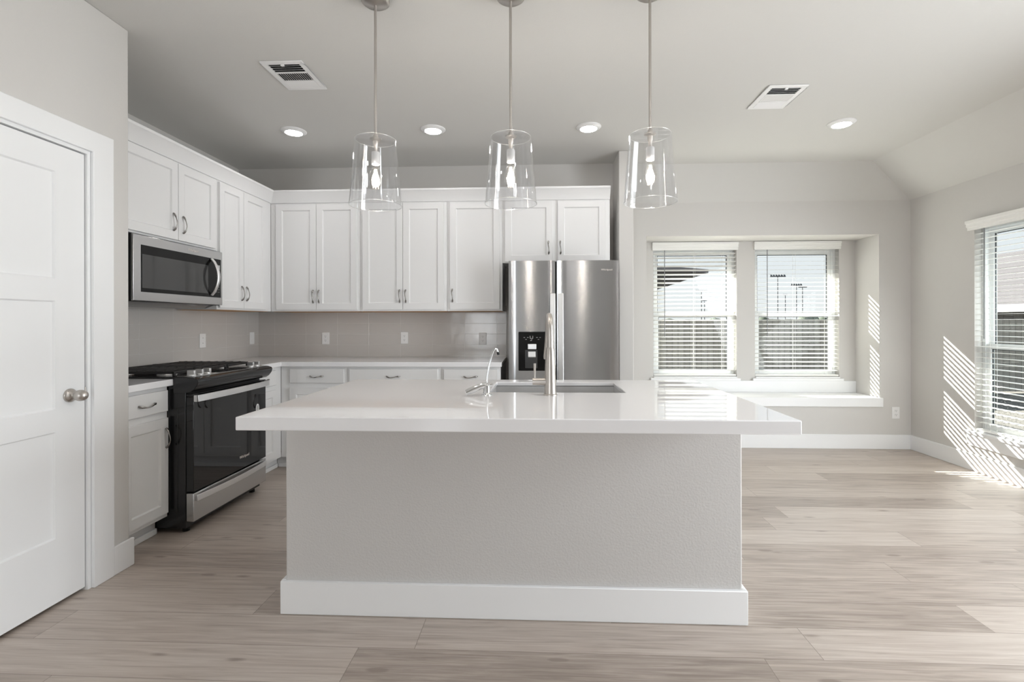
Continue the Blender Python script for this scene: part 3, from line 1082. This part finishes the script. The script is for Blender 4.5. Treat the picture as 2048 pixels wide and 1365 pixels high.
bowed_bar(off, RY0 + 0.004, RY1 - 0.004, 0.778, 0.818, XD, XD + 0.030, 0.016, 0.010).build('handle', M['steel_bright'], od, bevel=0.002, smooth=True)
stk = MB(off)
stk.lathe([(0.034, 0), (0.034, 0.0006)], (0, 0, 0), (1, 0, 0), 28)
stk.v = [((p[0] + off[0]) + XD + 0.0004 - off[0], p[1] * 0.62 + off[1] * 0.62 + 3.442 - off[1], p[2] + 0.625) for p in stk.v]
s_ = stk.build('sticker', M['paper'], od)
for i, tx in enumerate(('AQUALIFT', 'SELF', 'CLEAN')):
    pass
lt = MB(off)
for i in range(4):
    hw = 0.012 if i in (0, 3) else 0.015
    lt.box((XD + 0.0011, 3.442 - hw, 0.640 - i * 0.010), (XD + 0.0014, 3.442 + hw, 0.6435 - i * 0.010))
lt.build('printed_lines', M['dark'], s_)
text_mesh('logo', 'Whirlpool', 0.026, M['logo'], od, facing((1, 0, 0), (XD + 0.001 - off[0], 3.285 - off[1], 0.325)))
# storage drawer
dwm = MB(off).box((-2.086, RY0 + 0.004, 0.070), (XD, RY1 - 0.004, 0.236)).build('drawer', M['steel'], rg, bevel=0.003)
bowed_bar(off, RY0 + 0.022, RY1 - 0.010, 0.186, 0.222, XD, XD + 0.010, 0.022, 0.008).build('handle', M['steel_bright'], dwm, bevel=0.002, smooth=True)

# ------------------------------------------------------------------ microwave
MY0, MY1, MZ0, MZ1 = 2.772, 3.582, 1.378, 1.774
mw = thing('microwave', 'stainless over-the-range microwave hung under the short wall cabinet', 'microwave', (-2.56, 3.17, 1.36))
off = mw.location
mb_ = MB(off)
mb_.prism([(XL + 0.0008, 1.352), (-2.50, 1.352), (-2.438, 1.374), (-2.438, 1.777), (XL + 0.0008, 1.777)], 'Y', MY0 + 0.006, 3.553)
mb_.build('case', M['black'], mw, bevel=0.002)
MB(off).box((-2.4375, MY0 + 0.003, MZ0 - 0.004), (-2.4065, MY1 - 0.003, MZ1 + 0.002)).build('door_core', M['black'], mw, bevel=0.002)
md = MB(off).box((-2.4062, MY0, MZ0), (-2.392, MY1, MZ1)).build('door_front', M['steel'], mw, bevel=0.003)
wq = MB(off).box((-2.392, 2.830, 1.432), (-2.3898, 3.562, 1.716)).build('glass', M['black_plastic'], md, bevel=0.002)
MB(off).box((-2.3898, 2.836, 1.456), (-2.3894, 3.420, 1.660)).build('window', M['grey_glass'], wq)
hy = 3.455
hp = []
for i in range(13):
    t = i / 12
    hp.append((-2.386 + 0.052 * math.sin(math.pi * t) ** 0.75, hy, 1.447 + 0.262 * t))
MB(off).tube(hp, 0.014, 12, 0.55, up=(0, 1, 0)).build('handle', M['steel_bright'], md, smooth=True)
ks = MB(off)
ks.box((-2.3896, 3.508, 1.640), (-2.3891, 3.548, 1.672))
ks.build('display', M['icon'], wq)
kk = MB(off)
for i in range(9):
    for j in range(2):
        kk.box((-2.3896, 3.512 + j * 0.022, 1.622 - i * 0.019), (-2.3892, 3.518 + j * 0.022, 1.625 - i * 0.019))
kk.build('keypad', M['icon'], wq)
text_mesh('logo', 'Whirlpool', 0.024, M['logo'], md, facing((1, 0, 0), (-2.3915 - off[0], 3.275 - off[1], 1.744 - off[2])))

# ------------------------------------------------------------------ refrigerator
fr = thing('refrigerator', 'stainless side-by-side refrigerator with ice and water dispenser', 'refrigerator', (0.194, 4.33, 0))
off = fr.location
FX0, FXM, FX1, FY, FZ = -0.257, 0.132, 0.645, 4.012, 1.750
MB(off).box((FX0 + 0.006, FY + 0.075, 0.012), (FX1 - 0.006, YB - 0.012, 1.742)).build('cabinet_body', M['fridge_side'], fr, bevel=0.004)
MB(off).box((FX0 + 0.02, FY + 0.05, 0.012), (FX1 - 0.02, FY + 0.0745, 0.10)).build('base_grille', M['dark'], fr)
for a in (FX0 + 0.02, FX1 - 0.09):
    MB(off).box((a, FY + 0.076, FZ - 0.0075), (a + 0.07, FY + 0.14, FZ + 0.006)).build('hinge_cover', M['dark'], fr, bevel=0.003)


def fridge_door(x0, x1):
    q = MB(off)
    N = 12
    prof = []
    for i in range(N + 1):
        t = i / N
        edge = min(t, 1 - t) * (x1 - x0)
        rnd = 0.006 * max(0.0, 1 - edge / 0.006) ** 2
        prof.append((x0 + (x1 - x0) * t, FY - 0.0015 * (1 - (2 * t - 1) ** 2) + 0.001 + rnd))
    prof += [(x1, FY + 0.072), (x0, FY + 0.072)]
    q.prism(prof, 'Z', 0.105, FZ)
    return q.build('door', M['steel_front'], fr, smooth=True, angle=35)


fdl = fridge_door(FX0, FXM - 0.0065)
fdr = fridge_door(FXM + 0.0065, FX1)
MB(off).box((FXM - 0.006, FY + 0.03, 0.105), (FXM + 0.006, FY + 0.07, FZ - 0.004)).build('centre_gasket', M['black_plastic'], fr)
for d, a in ((fdl, 0.081), (fdr, 0.146)):
    h = MB(off)
    yh = FY - 0.045
    h.box((a, yh, 0.50), (a + 0.045, yh + 0.012, 1.478))
    h.box((a + 0.006, yh + 0.012, 0.515), (a + 0.039, FY - 0.001, 0.55)).box((a + 0.006, yh + 0.012, 1.43), (a + 0.039, FY - 0.001, 1.465))
    h.build('handle', M['steel_bright'], d, bevel=0.004, seg=3)
# dispenser set in the left door
dx0, dx1, dz0, dz1 = -0.177, 0.049, 0.846, 1.166
ds = MB(off)
yd = FY - 0.0085
fz = 0.010
xm0, xm1, zm0, zm1 = dx0 + 0.05, dx1 - 0.05, dz0 + 0.03, dz0 + 0.225
ds.box((dx0, yd, dz0), (dx1, FY + 0.004, dz1))
disp = ds.build('dispenser', M['black_plastic'], fdl, bevel=0.010, seg=4)
cav = MB(off)
cav.box((dx0 + 0.055, yd - 0.0008, dz0 + 0.022), (dx1 - 0.070, yd - 0.0002, dz0 + 0.170))
cav.build('dispenser_recess', M['dark'], disp)
pd = MB(off).box((-0.100, yd - 0.010, 1.022), (-0.030, yd - 0.0003, 1.066)).build('nozzle_cover', M['steel_bright'], disp, bevel=0.003)
pad = MB(off)
pad.prism([(yd - 0.012, 0.962), (yd - 0.0003, 0.955), (yd - 0.0003, 1.005), (yd - 0.006, 1.002)], 'X', -0.097, -0.036)
pad.build('dispenser_paddle', M['plastic'], disp, bevel=0.002)
for i, (a, z) in enumerate(((-0.135, 1.118), (-0.105, 1.118), (-0.030, 1.118), (-0.005, 1.118), (-0.120, 1.102), (-0.075, 1.100), (-0.018, 1.102), (-0.080, 1.092))):
    MB(off).box((a, yd - 0.0009, z), (a + 0.012, yd - 0.0003, z + 0.0025)).build('printed_icon', M['icon'], disp)
MB(off).box((-0.082, yd - 0.0009, 1.110), (-0.079, yd - 0.0003, 1.132)).box((-0.060, yd - 0.0009, 1.110), (-0.057, yd - 0.0003, 1.132)).box((-0.079, yd - 0.0009, 1.110), (-0.060, yd - 0.0003, 1.1125)).build('cup_icon', M['icon'], disp)
text_mesh('logo', 'Whirlpool', 0.022, M['logo'], fdr, facing((0, -1, 0), (0.545 - off[0], FY - 0.0025 - off[1], 1.672)))

# ------------------------------------------------------------------ island
isl = thing('kitchen_island', 'kitchen island base of greige drywall with white baseboard', 'island', (-0.13, 2.4, 0))
off = isl.location
IX0, IX1, IY0, IY1 = -1.092, 0.832, 2.052, 2.78
SKX0, SKX1, SKY0, SKY1 = -0.238, 0.400, 2.298, 2.690       # sink cut-out
ib = MB(off)
ib.box((IX0, IY0, 0), (IX1, 2.17, 0.858))
ib.box((IX0, 2.17, 0), (IX0 + 0.12, IY1 - 0.03, 0.858)).box((IX1 - 0.12, 2.17, 0), (IX1, IY1 - 0.03, 0.858))
ib.build('drywall_panel', M['drywall'], isl, bevel=0.006)
bb = MB(off)
bb.box((IX0 - 0.017, IY0 - 0.017, 0), (IX1 + 0.017, IY0, BH)).box((IX0 - 0.017, IY0, 0), (IX0, IY1 - 0.03, BH)).box((IX1, IY0, 0), (IX1 + 0.017, IY1 - 0.03, BH))
bb.build('baseboard', M['trim'], isl, bevel=0.003)
ap = MB(off)
ap.box((IX0 - 0.018, IY0 - 0.018, 0.835), (IX1 + 0.018, IY0, 0.8655)).box((IX0 - 0.018, IY0, 0.835), (IX0, IY1 - 0.03, 0.8655)).box((IX1, IY0, 0.835), (IX1 + 0.018, IY1 - 0.03, 0.8655))
ap.build('top_trim', M['trim'], isl, bevel=0.002)
ic_ = MB(off)
ic_.box((IX0 + 0.12, IY1 - 0.06, 0.105), (IX1 - 0.12, IY1 - 0.03, 0.858)).box((IX0 + 0.12, 2.66, 0), (IX1 - 0.12, 2.68, 0.105))
ic_.build('cabinet_front', M['cabinet'], isl)
for k in range(4):
    a = IX0 + 0.13 + k * 0.416
    q = MB(off)
    q.shaker(a - 0, a + 0.41, 0.13, 0.70, 0.06, IY1 - 0.0295, IY1 - 0.0095, 0)
    q.build('door', M['cabinet'], isl)
# island countertop with a sink cut-out
it = MB()
cxl0, cxl1, cyf, cyb = -1.068, 0.872, 1.666, 2.800
zt0, zt1 = 0.866, 0.914
zs, lip = 0.892, 0.03          # slab underside; the edge is built up to look thicker
O = [(cxl0, cyf), (cxl1, cyf), (cxl1, cyb), (cxl0, cyb)]
P_ = [(cxl0 + lip, cyf + lip), (cxl1 - lip, cyf + lip), (cxl1 - lip, cyb - lip), (cxl0 + lip, cyb - lip)]
I = [(SKX0, SKY0), (SKX1, SKY0), (SKX1, SKY1), (SKX0, SKY1)]
rings = [[(x, y, zt1) for x, y in I], [(x, y, zt1) for x, y in O], [(x, y, zt0) for x, y in O], [(x, y, zt0) for x, y in P_],
         [(x, y, zs) for x, y in P_], [(x, y, zs) for x, y in I]]
vs = [p for q in rings for p in q]
fs = []
for r_ in range(6):
    r2 = (r_ + 1) % 6
    for k in range(4):
        j = (k + 1) % 4
        fs.append((r_ * 4 + k, r_ * 4 + j, r2 * 4 + j, r2 * 4 + k))
it.add(vs, fs)
it = it.build('island_countertop', M['quartz'], bevel=0.004, seg=3)
tag(it, 'large white quartz slab topping the island, with sink cut-out', 'countertop')

# sink
sk = thing('kitchen_sink', 'stainless undermount sink set in the island countertop', 'sink', (0.08, 2.49, 0.66))
off = sk.location
q = MB(off)
e = 0.004
q.add([(SKX0 - e, SKY0 - e, 0.8915), (SKX1 + e, SKY0 - e, 0.8915), (SKX1 + e, SKY1 + e, 0.8915), (SKX0 - e, SKY1 + e, 0.8915),
       (SKX0 - e, SKY0 - e, 0.665), (SKX1 + e, SKY0 - e, 0.665), (SKX1 + e, SKY1 + e, 0.665), (SKX0 - e, SKY1 + e, 0.665)],
      [(0, 1, 5, 4), (1, 2, 6, 5), (2, 3, 7, 6), (3, 0, 4, 7), (4, 5, 6, 7)])
bowl = q.build('bowl', M['sink_steel'], sk)
sol = bowl.modifiers.new('solid', 'SOLIDIFY')
sol.thickness = 0.002
sol.offset = 1
MB(off).lathe([(0.045, 0.6655), (0.042, 0.668), (0.02, 0.667)], (0.08, 2.52, 0), (0, 0, 1), 24).build('drain', M['steel_bright'], sk, smooth=True)

# main faucet
fc = thing('kitchen_faucet', 'tall brushed nickel pull-down faucet behind the island sink', 'faucet', (0.046, 2.222, 0.914))
a = MB()
a.lathe([(0.032, 0), (0.032, 0.004), (0.0275, 0.006), (0.026, 0.05), (0.0235, 0.13), (0.020, 0.20), (0.0165, 0.215)], (0, 0, 0), (0, 0, 1), 32)
a.build('body', M['nickel'], fc, smooth=True, angle=50)
nk = []
for i in range(25):
    t = i / 24
    if t < 0.35:
        nk.append((0, 0, 0.205 + 0.09 * t / 0.35))
    else:
        u = (t - 0.35) / 0.65 * math.pi
        nk.append((-0.006 * (1 - math.cos(u)) / 2, 0.075 - 0.075 * math.cos(u), 0.295 + 0.066 * math.sin(u)))
MB().tube(nk, [0.0145 - 0.001 * i / 24 for i in range(25)], 16).build('spout', M['nickel'], fc, smooth=True)
MB().tube([(-0.006, 0.150, 0.296), (-0.009, 0.158, 0.235), (-0.014, 0.168, 0.165), (-0.015, 0.170, 0.150)], [0.0135, 0.0140, 0.0150, 0.0130], 16).build('spray_head', M['nickel'], fc, smooth=True)
hb = MB()
hb.tube([(-0.015, 0, 0.060), (-0.050, 0, 0.060), (-0.080, 0, 0.060)], [0.017, 0.0165, 0.0155], 20)
hd = hb.build('valve', M['nickel'], fc, smooth=True, angle=50)
MB().tube([(-0.070, 0, 0.068), (-0.070, 0, 0.105), (-0.070, 0, 0.142)], [0.0042, 0.0046, 0.0062], 12).build('lever', M['nickel'], hd, smooth=True)

# filtered water tap
wt = thing('water_tap', 'small chrome filtered water tap with thin curved spout by the sink', 'faucet', (-0.243, 2.214, 0.914))
a = MB()
a.lathe([(0.026, 0), (0.026, 0.003), (0.018, 0.006), (0.0155, 0.012), (0.0155, 0.040), (0.012, 0.047), (0.006, 0.052)], (0, 0, 0), (0, 0, 1), 28)
a.build('body', M['chrome'], wt, smooth=True, angle=50)
sp_ = [(0, 0, 0.045), (0.002, 0, 0.085), (0.010, 0.004, 0.130), (0.020, 0.008, 0.170), (0.029, 0.012, 0.198), (0.038, 0.016, 0.211), (0.045, 0.020, 0.207), (0.050, 0.023, 0.192)]
MB().tube(sp_, 0.0045, 12).build('spout', M['chrome'], wt, smooth=True)
MB().tube([(0.0495, 0.0228, 0.194), (0.0525, 0.0245, 0.181)], [0.0062, 0.0062], 12).build('spout_tip', M['black_plastic'], wt, smooth=True)
MB().tube([(0.024, 0.012, 0.046), (0, 0, 0.045), (-0.030, -0.016, 0.038), (-0.062, -0.033, 0.026), (-0.088, -0.047, 0.015)], [0.011, 0.013, 0.013, 0.016, 0.012], 14, 0.6).build('lever', M['chrome'], wt, smooth=True)


# ------------------------------------------------------------------ pendants
def pendant(label, x, y):
    o = thing('pendant_light', label, 'pendant light', (x, y, ZC), 0, 'clear glass pendants over the island')
    off = (0, 0, ZC)
    MB(off).lathe([(0.064, ZC - 0.0003), (0.066, ZC - 0.012), (0.063, ZC - 0.024), (0.052, ZC - 0.032), (0.02, ZC - 0.036), (0.009, ZC - 0.040)], (0, 0, 0), (0, 0, 1), 36).build('ceiling_canopy', M['nickel'], o, smooth=True, angle=50)
    MB(off).lathe([(0.0062, 2.090), (0.0062, ZC - 0.036)], (0, 0, 0), (0, 0, 1), 14).build('rod', M['nickel'], o, smooth=True)
    MB(off).lathe([(0.010, 2.108), (0.012, 2.096), (0.026, 2.093), (0.027, 2.088), (0.012, 2.080), (0.012, 2.062), (0.008, 2.055), (0.008, 2.030)], (0, 0, 0), (0, 0, 1), 24).build('shade_cap', M['nickel'], o, smooth=True, angle=50)
    t = 0.0025
    gp = [(0.014, 2.0865), (0.0895, 2.0865), (0.0918, 2.0855), (0.0927, 2.083), (0.1180, 1.790), (0.1195, 1.786), (0.1190, 1.783), (0.1165, 1.782), (0.1150, 1.785), (0.1152, 1.790), (0.0900, 2.081), (0.0885, 2.0835), (0.014, 2.0835)]
    g = MB(off)
    g.lathe(gp + [gp[0]], (0, 0, 0), (0, 0, 1), 64, cap=False)
    gs = g.build('glass_shade', M['shade_glass'], o, smooth=True, angle=40)
    for nm, r_, z_, t_ in (('bottom_rim', 0.1178, 1.7835, 0.0015), ('top_rim', 0.0915, 2.0855, 0.0011)):
        rm = MB(off)
        rm.lathe([(r_ + t_ * math.cos(a * math.pi / 4), z_ + t_ * math.sin(a * math.pi / 4)) for a in range(9)], (0, 0, 0), (0, 0, 1), 64, cap=False)
        rm.build(nm, M['glass_edge'], gs, smooth=True, angle=80)
    MB(off).lathe([(0.0165, 2.030), (0.0185, 2.026), (0.0185, 1.975), (0.0165, 1.972)], (0, 0, 0), (0, 0, 1), 24).build('socket', M['plastic'], o, smooth=True, angle=50)
    bl = MB(off)
    bl.lathe([(0.0135, 1.976), (0.0135, 1.962), (0.017, 1.950), (0.0255, 1.932), (0.0300, 1.912), (0.0290, 1.893), (0.0225, 1.876), (0.012, 1.868), (0.001, 1.866)], (0, 0, 0), (0, 0, 1), 32)
    bulb = bl.build('bulb', M['bulb_glass'], o, smooth=True)
    f = MB(off)
    for k in range(4):
        an = k * math.pi / 2 + 0.4
        f.tube([(0.004 * math.cos(an), 0.004 * math.sin(an), 1.950), (0.012 * math.cos(an), 0.012 * math.sin(an), 1.892)], 0.0013, 6)
    f.build('filament', M['filament'], bulb)
    ld = bpy.data.lights.new('pendant_glow', 'POINT')
    ld.energy = 2.6
    ld.color = (1.0, 0.94, 0.87)
    ld.shadow_soft_size = 0.018
    lo = bpy.data.objects.new('pendant_glow', ld)
    C.objects.link(lo)
    lo.parent = o
    lo.location = (0, 0, 1.915 - ZC)
    return o


pendant('clear glass pendant over the island, leftmost, near the range', -0.755, 2.22)
pendant('clear glass pendant over the island, middle one above the sink', -0.131, 2.22)
pendant('clear glass pendant over the island, rightmost, near the window seat', 0.497, 2.22)


# ------------------------------------------------------------------ recessed lights
def downlight(label, x, y):
    o = thing('recessed_light', label, 'ceiling light', (x, y, ZC), 0, 'round recessed ceiling lights')
    MB().lathe([(0.063, -0.016), (0.065, -0.0185), (0.070, -0.018), (0.090, -0.007), (0.096, -0.003), (0.096, -0.0003), (0.063, -0.0003)], (0, 0, 0), (0, 0, 1), 40, cap=False).build('trim_ring', M['plastic'], o, smooth=True, angle=60)
    MB().lathe([(0.0628, -0.0175), (0.0628, -0.014)], (0, 0, 0), (0, 0, 1), 40).build('diffuser', M['downlight'], o)
    return o


downlight('lit round ceiling light above the range side, leftmost', -1.922, 3.740)
downlight('lit round ceiling light between the left and middle pendants', -0.826, 3.757)
downlight('lit round ceiling light above the fridge, between middle and right pendants', 0.376, 3.771)
downlight('lit round ceiling light above the dining nook, rightmost', 2.277, 3.788)
for k, (x, wh) in enumerate(((-1.2, 'left'), (0.4, 'middle'), (2.0, 'right'))):  # unseen row of lights, assumed to brighten counter and floor
    downlight('added unseen ceiling light overhead before the island, %s of its row' % wh, x, 1.15)


# ------------------------------------------------------------------ ceiling registers
def register(label, x0, x1, y0, y1, open_mid):
    o = thing('ceiling_vent', label, 'air vent', ((x0 + x1) / 2, (y0 + y1) / 2, ZC), 0, 'white ceiling air vents')
    off = o.location
    z = ZC - 0.0004
    f = MB(off)
    b = 0.032
    for p_, r_ in (((x0, y0), (x1, y0 + b)), ((x0, y1 - b), (x1, y1)), ((x0, y0 + b), (x0 + b, y1 - b)), ((x1 - b, y0 + b), (x1, y1 - b))):
        f.box((p_[0], p_[1], z - 0.008), (r_[0], r_[1], z))
    f.build('frame', M['plastic'], o, bevel=0.003)
    MB(off).box((x0 + b, y0 + b, z - 0.0015), (x1 - b, y1 - b, z - 0.0003)).build('duct_opening', M['louver_dark'], o)
    ax0, ax1, ay0, ay1 = x0 + b, x1 - b, y0 + b, y1 - b
    L = ay1 - ay0
    c1, c2 = ay0 + L * 0.33, ay0 + L * 0.70
    v = MB(off)
    th = 0.0014

    def fin_x(yc, tilt, w=0.013):
        dy, dz = w / 2 * math.cos(tilt), w / 2 * math.sin(tilt)
        zc = z - 0.0075
        v.add([(ax0, yc - dy, zc - dz), (ax1, yc - dy, zc - dz), (ax1, yc + dy, zc + dz), (ax0, yc + dy, zc + dz),
               (ax0, yc - dy, zc - dz + th), (ax1, yc - dy, zc - dz + th), (ax1, yc + dy, zc + dz + th), (ax0, yc + dy, zc + dz + th)],
              [(0, 1, 2, 3), (7, 6, 5, 4), (0, 4, 5, 1), (2, 6, 7, 3), (1, 5, 6, 2), (0, 3, 7, 4)])
    k = ay0 + 0.010
    while k < c1 - 0.008:
        fin_x(k + 0.006, R(35))
        k += 0.0225
    k = c2 + 0.012
    while k < ay1 - 0.004:
        fin_x(k, R(-30), 0.018)
        k += 0.0165
    v.box((ax0, c1 - 0.006, z - 0.010), (ax1, c1 + 0.006, z - 0.004)).box((ax0, c2 - 0.006, z - 0.010), (ax1, c2 + 0.006, z - 0.004))
    nx = 14
    for i in range(nx):
        xc = ax0 + (ax1 - ax0) * (i + 0.5) / nx
        w = 0.010
        tl = R(-38) if open_mid else R(-12)
        dx, dz = w / 2 * math.cos(tl), w / 2 * math.sin(tl)
        zc = z - 0.0075
        v.add([(xc - dx, c1, zc - dz), (xc + dx, c1, zc + dz), (xc + dx, c2, zc + dz), (xc - dx, c2, zc - dz),
               (xc - dx, c1, zc - dz + th), (xc + dx, c1, zc + dz + th), (xc + dx, c2, zc + dz + th), (xc - dx, c2, zc - dz + th)],
              [(0, 1, 2, 3), (7, 6, 5, 4), (0, 4, 5, 1), (2, 6, 7, 3), (1, 5, 6, 2), (0, 3, 7, 4)])
    v.build('louvers', M['plastic'], o)
    MB(off).box(((x0 + x1) / 2 - 0.012, y0 + b - 0.006, z - 0.016), ((x0 + x1) / 2 + 0.006, y0 + b + 0.008, z - 0.008)).build('lever', M['plastic'], o, bevel=0.001)
    return o


register('white ceiling air vent left of the pendants, with dark open slots', -1.606, -1.356, 2.728, 3.068, True)
register('white ceiling air vent right of the pendants, toward the dining nook', 1.455, 1.702, 3.157, 3.498, False)

# ------------------------------------------------------------------ outdoors
GZ = -0.45
g = MB().box((-40, YREC + T + 0.01, GZ - 0.2), (120, 160, GZ)).box((XR + T + 0.01, -30, GZ - 0.2), (120, YREC + T + 0.005, GZ)).build('ground', M['grass'])
struct(g)
struct(MB().box((-0.5, YREC + T + 0.001, 2.30), (XR + 0.5, 6.11, 2.42)).build('trim_9', M['fascia']))      # soffit over the window bay
struct(MB().box((XR + T + 0.001, 2.6, 2.36), (XR + T + 0.52, YREC, 2.48)).build('trim_10', M['fascia']))    # soffit over the side window

fe = thing('garden_fence', 'weathered wooden garden fence seen through the window-seat blinds', 'fence', (6.0, 12.0, GZ))
off = fe.location
bd = MB(off)
rnd = random.Random(4)
x = -6.0
while x < 18.4:
    bd.box((x, 12.0, GZ + 0.04), (x + 0.134, 12.02, 1.30 + rnd.uniform(-0.012, 0.012)))
    x += 0.14
bd.build('boards', M['fence'], fe)
rl = MB(off)
for zz in (GZ + 0.3, GZ + 0.95, GZ + 1.5):
    rl.box((-6, 12.021, zz), (18.4, 12.06, zz + 0.09))
rl.build('rails', M['fence'], fe)

# neighbour's house behind the fence: low hipped roof corner
nh = thing('neighbor_house', 'grey roofed house whose eave shows through the blind nearest the fridge', 'house', (2.0, 18, GZ))
off = nh.location
w_ = MB(off).box((-6, 16.5, GZ), (3.7, 26, 2.6)).build('wall', M['stone'], nh)
rf = MB(off)
zt = 2.62
rf.add([(-7, 13.2, zt), (2.6, 12.6, zt), (4.72, 13.9, zt), (5.2, 27, zt), (-7, 27, zt)] + [(-7, 13.2, zt + 0.10), (2.6, 12.6, zt + 0.10), (4.72, 13.9, zt + 0.10), (5.2, 27, zt + 0.10), (-7, 27, zt + 0.10)] + [(-7, 20, zt + 0.6), (-2.6, 20.2, zt + 0.6)],
       [(0, 4, 3, 2, 1), (0, 1, 6, 5), (1, 2, 7, 6), (2, 3, 8, 7), (3, 4, 9, 8), (5, 6, 11, 10), (6, 7, 11), (7, 8, 11), (8, 9, 10, 11), (0, 5, 10, 9, 4)])
rf.build('roof', M['shingle'], nh)

# house seen through the side window
h2 = thing('neighbor_house', 'pale stone house with grey shingle roof outside the side wall window', 'house', (23.5, 15, -1.2))
off = h2.location
hx = 19.0
w_ = MB(off).box((hx, 4, -1.2), (hx + 9, 26, 1.65)).build('wall', M['stone_rows'], h2)
fq = MB(off).box((hx - 0.45, 3.5, 1.62), (hx - 0.40, 26.5, 1.92)).box((hx - 0.40, 3.5, 1.62), (hx + 0.1, 26.5, 1.65)).build('fascia', M['fascia'], h2)
rf = MB(off)
rf.prism([(hx - 0.45, 1.921), (hx + 4.5, 4.7), (hx + 9.5, 1.921)], 'Y', 3.4, 26.6)
rf.build('roof', M['shingle_rows'], h2)
wd = MB(off).box((hx - 0.03, 19.4, -0.1), (hx - 0.001, 20.6, 1.0)).build('window', M['gasket'], h2)


# stadium light poles
def light_pole(label, u, vtop, vbase, uw, n, depth):
    c_, s_ = math.cos(0.0437), math.sin(0.0437)
    xr = (u - CX) / F_PX * depth
    X = c_ * xr - s_ * depth
    Y = s_ * xr + c_ * depth
    H = EYE + (CY - vtop) / F_PX * depth
    wid = uw / F_PX * depth
    o = thing('stadium_light', label, 'light pole', (X, Y, GZ), 0, 'stadium light poles on the horizon')
    r = 1.5 / F_PX * depth * 0.5
    MB().tube([(0, 0, 0), (0, 0, H - GZ)], [r * 1.15, r], 10).build('pole', M['pole'], o)
    MB().box((-wid / 2, -0.08, H - GZ - 0.25), (wid / 2, 0.08, H - GZ - 0.10)).build('crossbar', M['pole'], o)
    for k in range(n):
        a = -wid / 2 + wid * (k + 0.5) / n
        hw = wid / n * 0.36
        MB().prism([(-0.25, H - GZ - 0.1), (0.35, H - GZ - 0.1), (0.1, H - GZ + hw * 1.3)], 'X', a - hw, a + hw).build('lamp_head', M['pole'], o)


light_pole('tall stadium light with six lamps, nearest and largest in its window', 1555.6, 553, 620, 31, 6, 110)
light_pole('small distant stadium light just right of the largest one', 1570.6, 591, 620, 9, 3, 190)
light_pole('thin stadium light in the middle of the right-hand pane', 1593, 571, 620, 22, 5, 150)
light_pole('stadium light with uneven lamp bar, closest to the right pane edge', 1605, 575, 620, 17, 5, 140)
light_pole('faint stadium light seen through the blind nearest the fridge', 1403, 583, 620, 23, 6, 150)
light_pole('faint shorter stadium light beside the one seen nearest the fridge', 1409, 602, 620, 9, 3, 200)

# tree line on the horizon
tl = MB()
rnd = random.Random(9)
for k in range(90):
    x = 10 + k * 2.2 + rnd.uniform(-0.8, 0.8)
    hgt = 1.4 + rnd.uniform(0.3, 1.6)
    tl.lathe([(0.2, GZ), (1.5, GZ + 0.5), (1.9, GZ + hgt * 0.6), (1.2, GZ + hgt), (0.1, GZ + hgt * 1.15)], (x, 118 + rnd.uniform(-3, 3), 0), (0, 0, 1), 8)
to = tl.build('treeline', M['foliage'], smooth=True)
to['kind'] = 'stuff'
tag(to, 'low hazy line of trees along the horizon beyond the fence', 'trees')
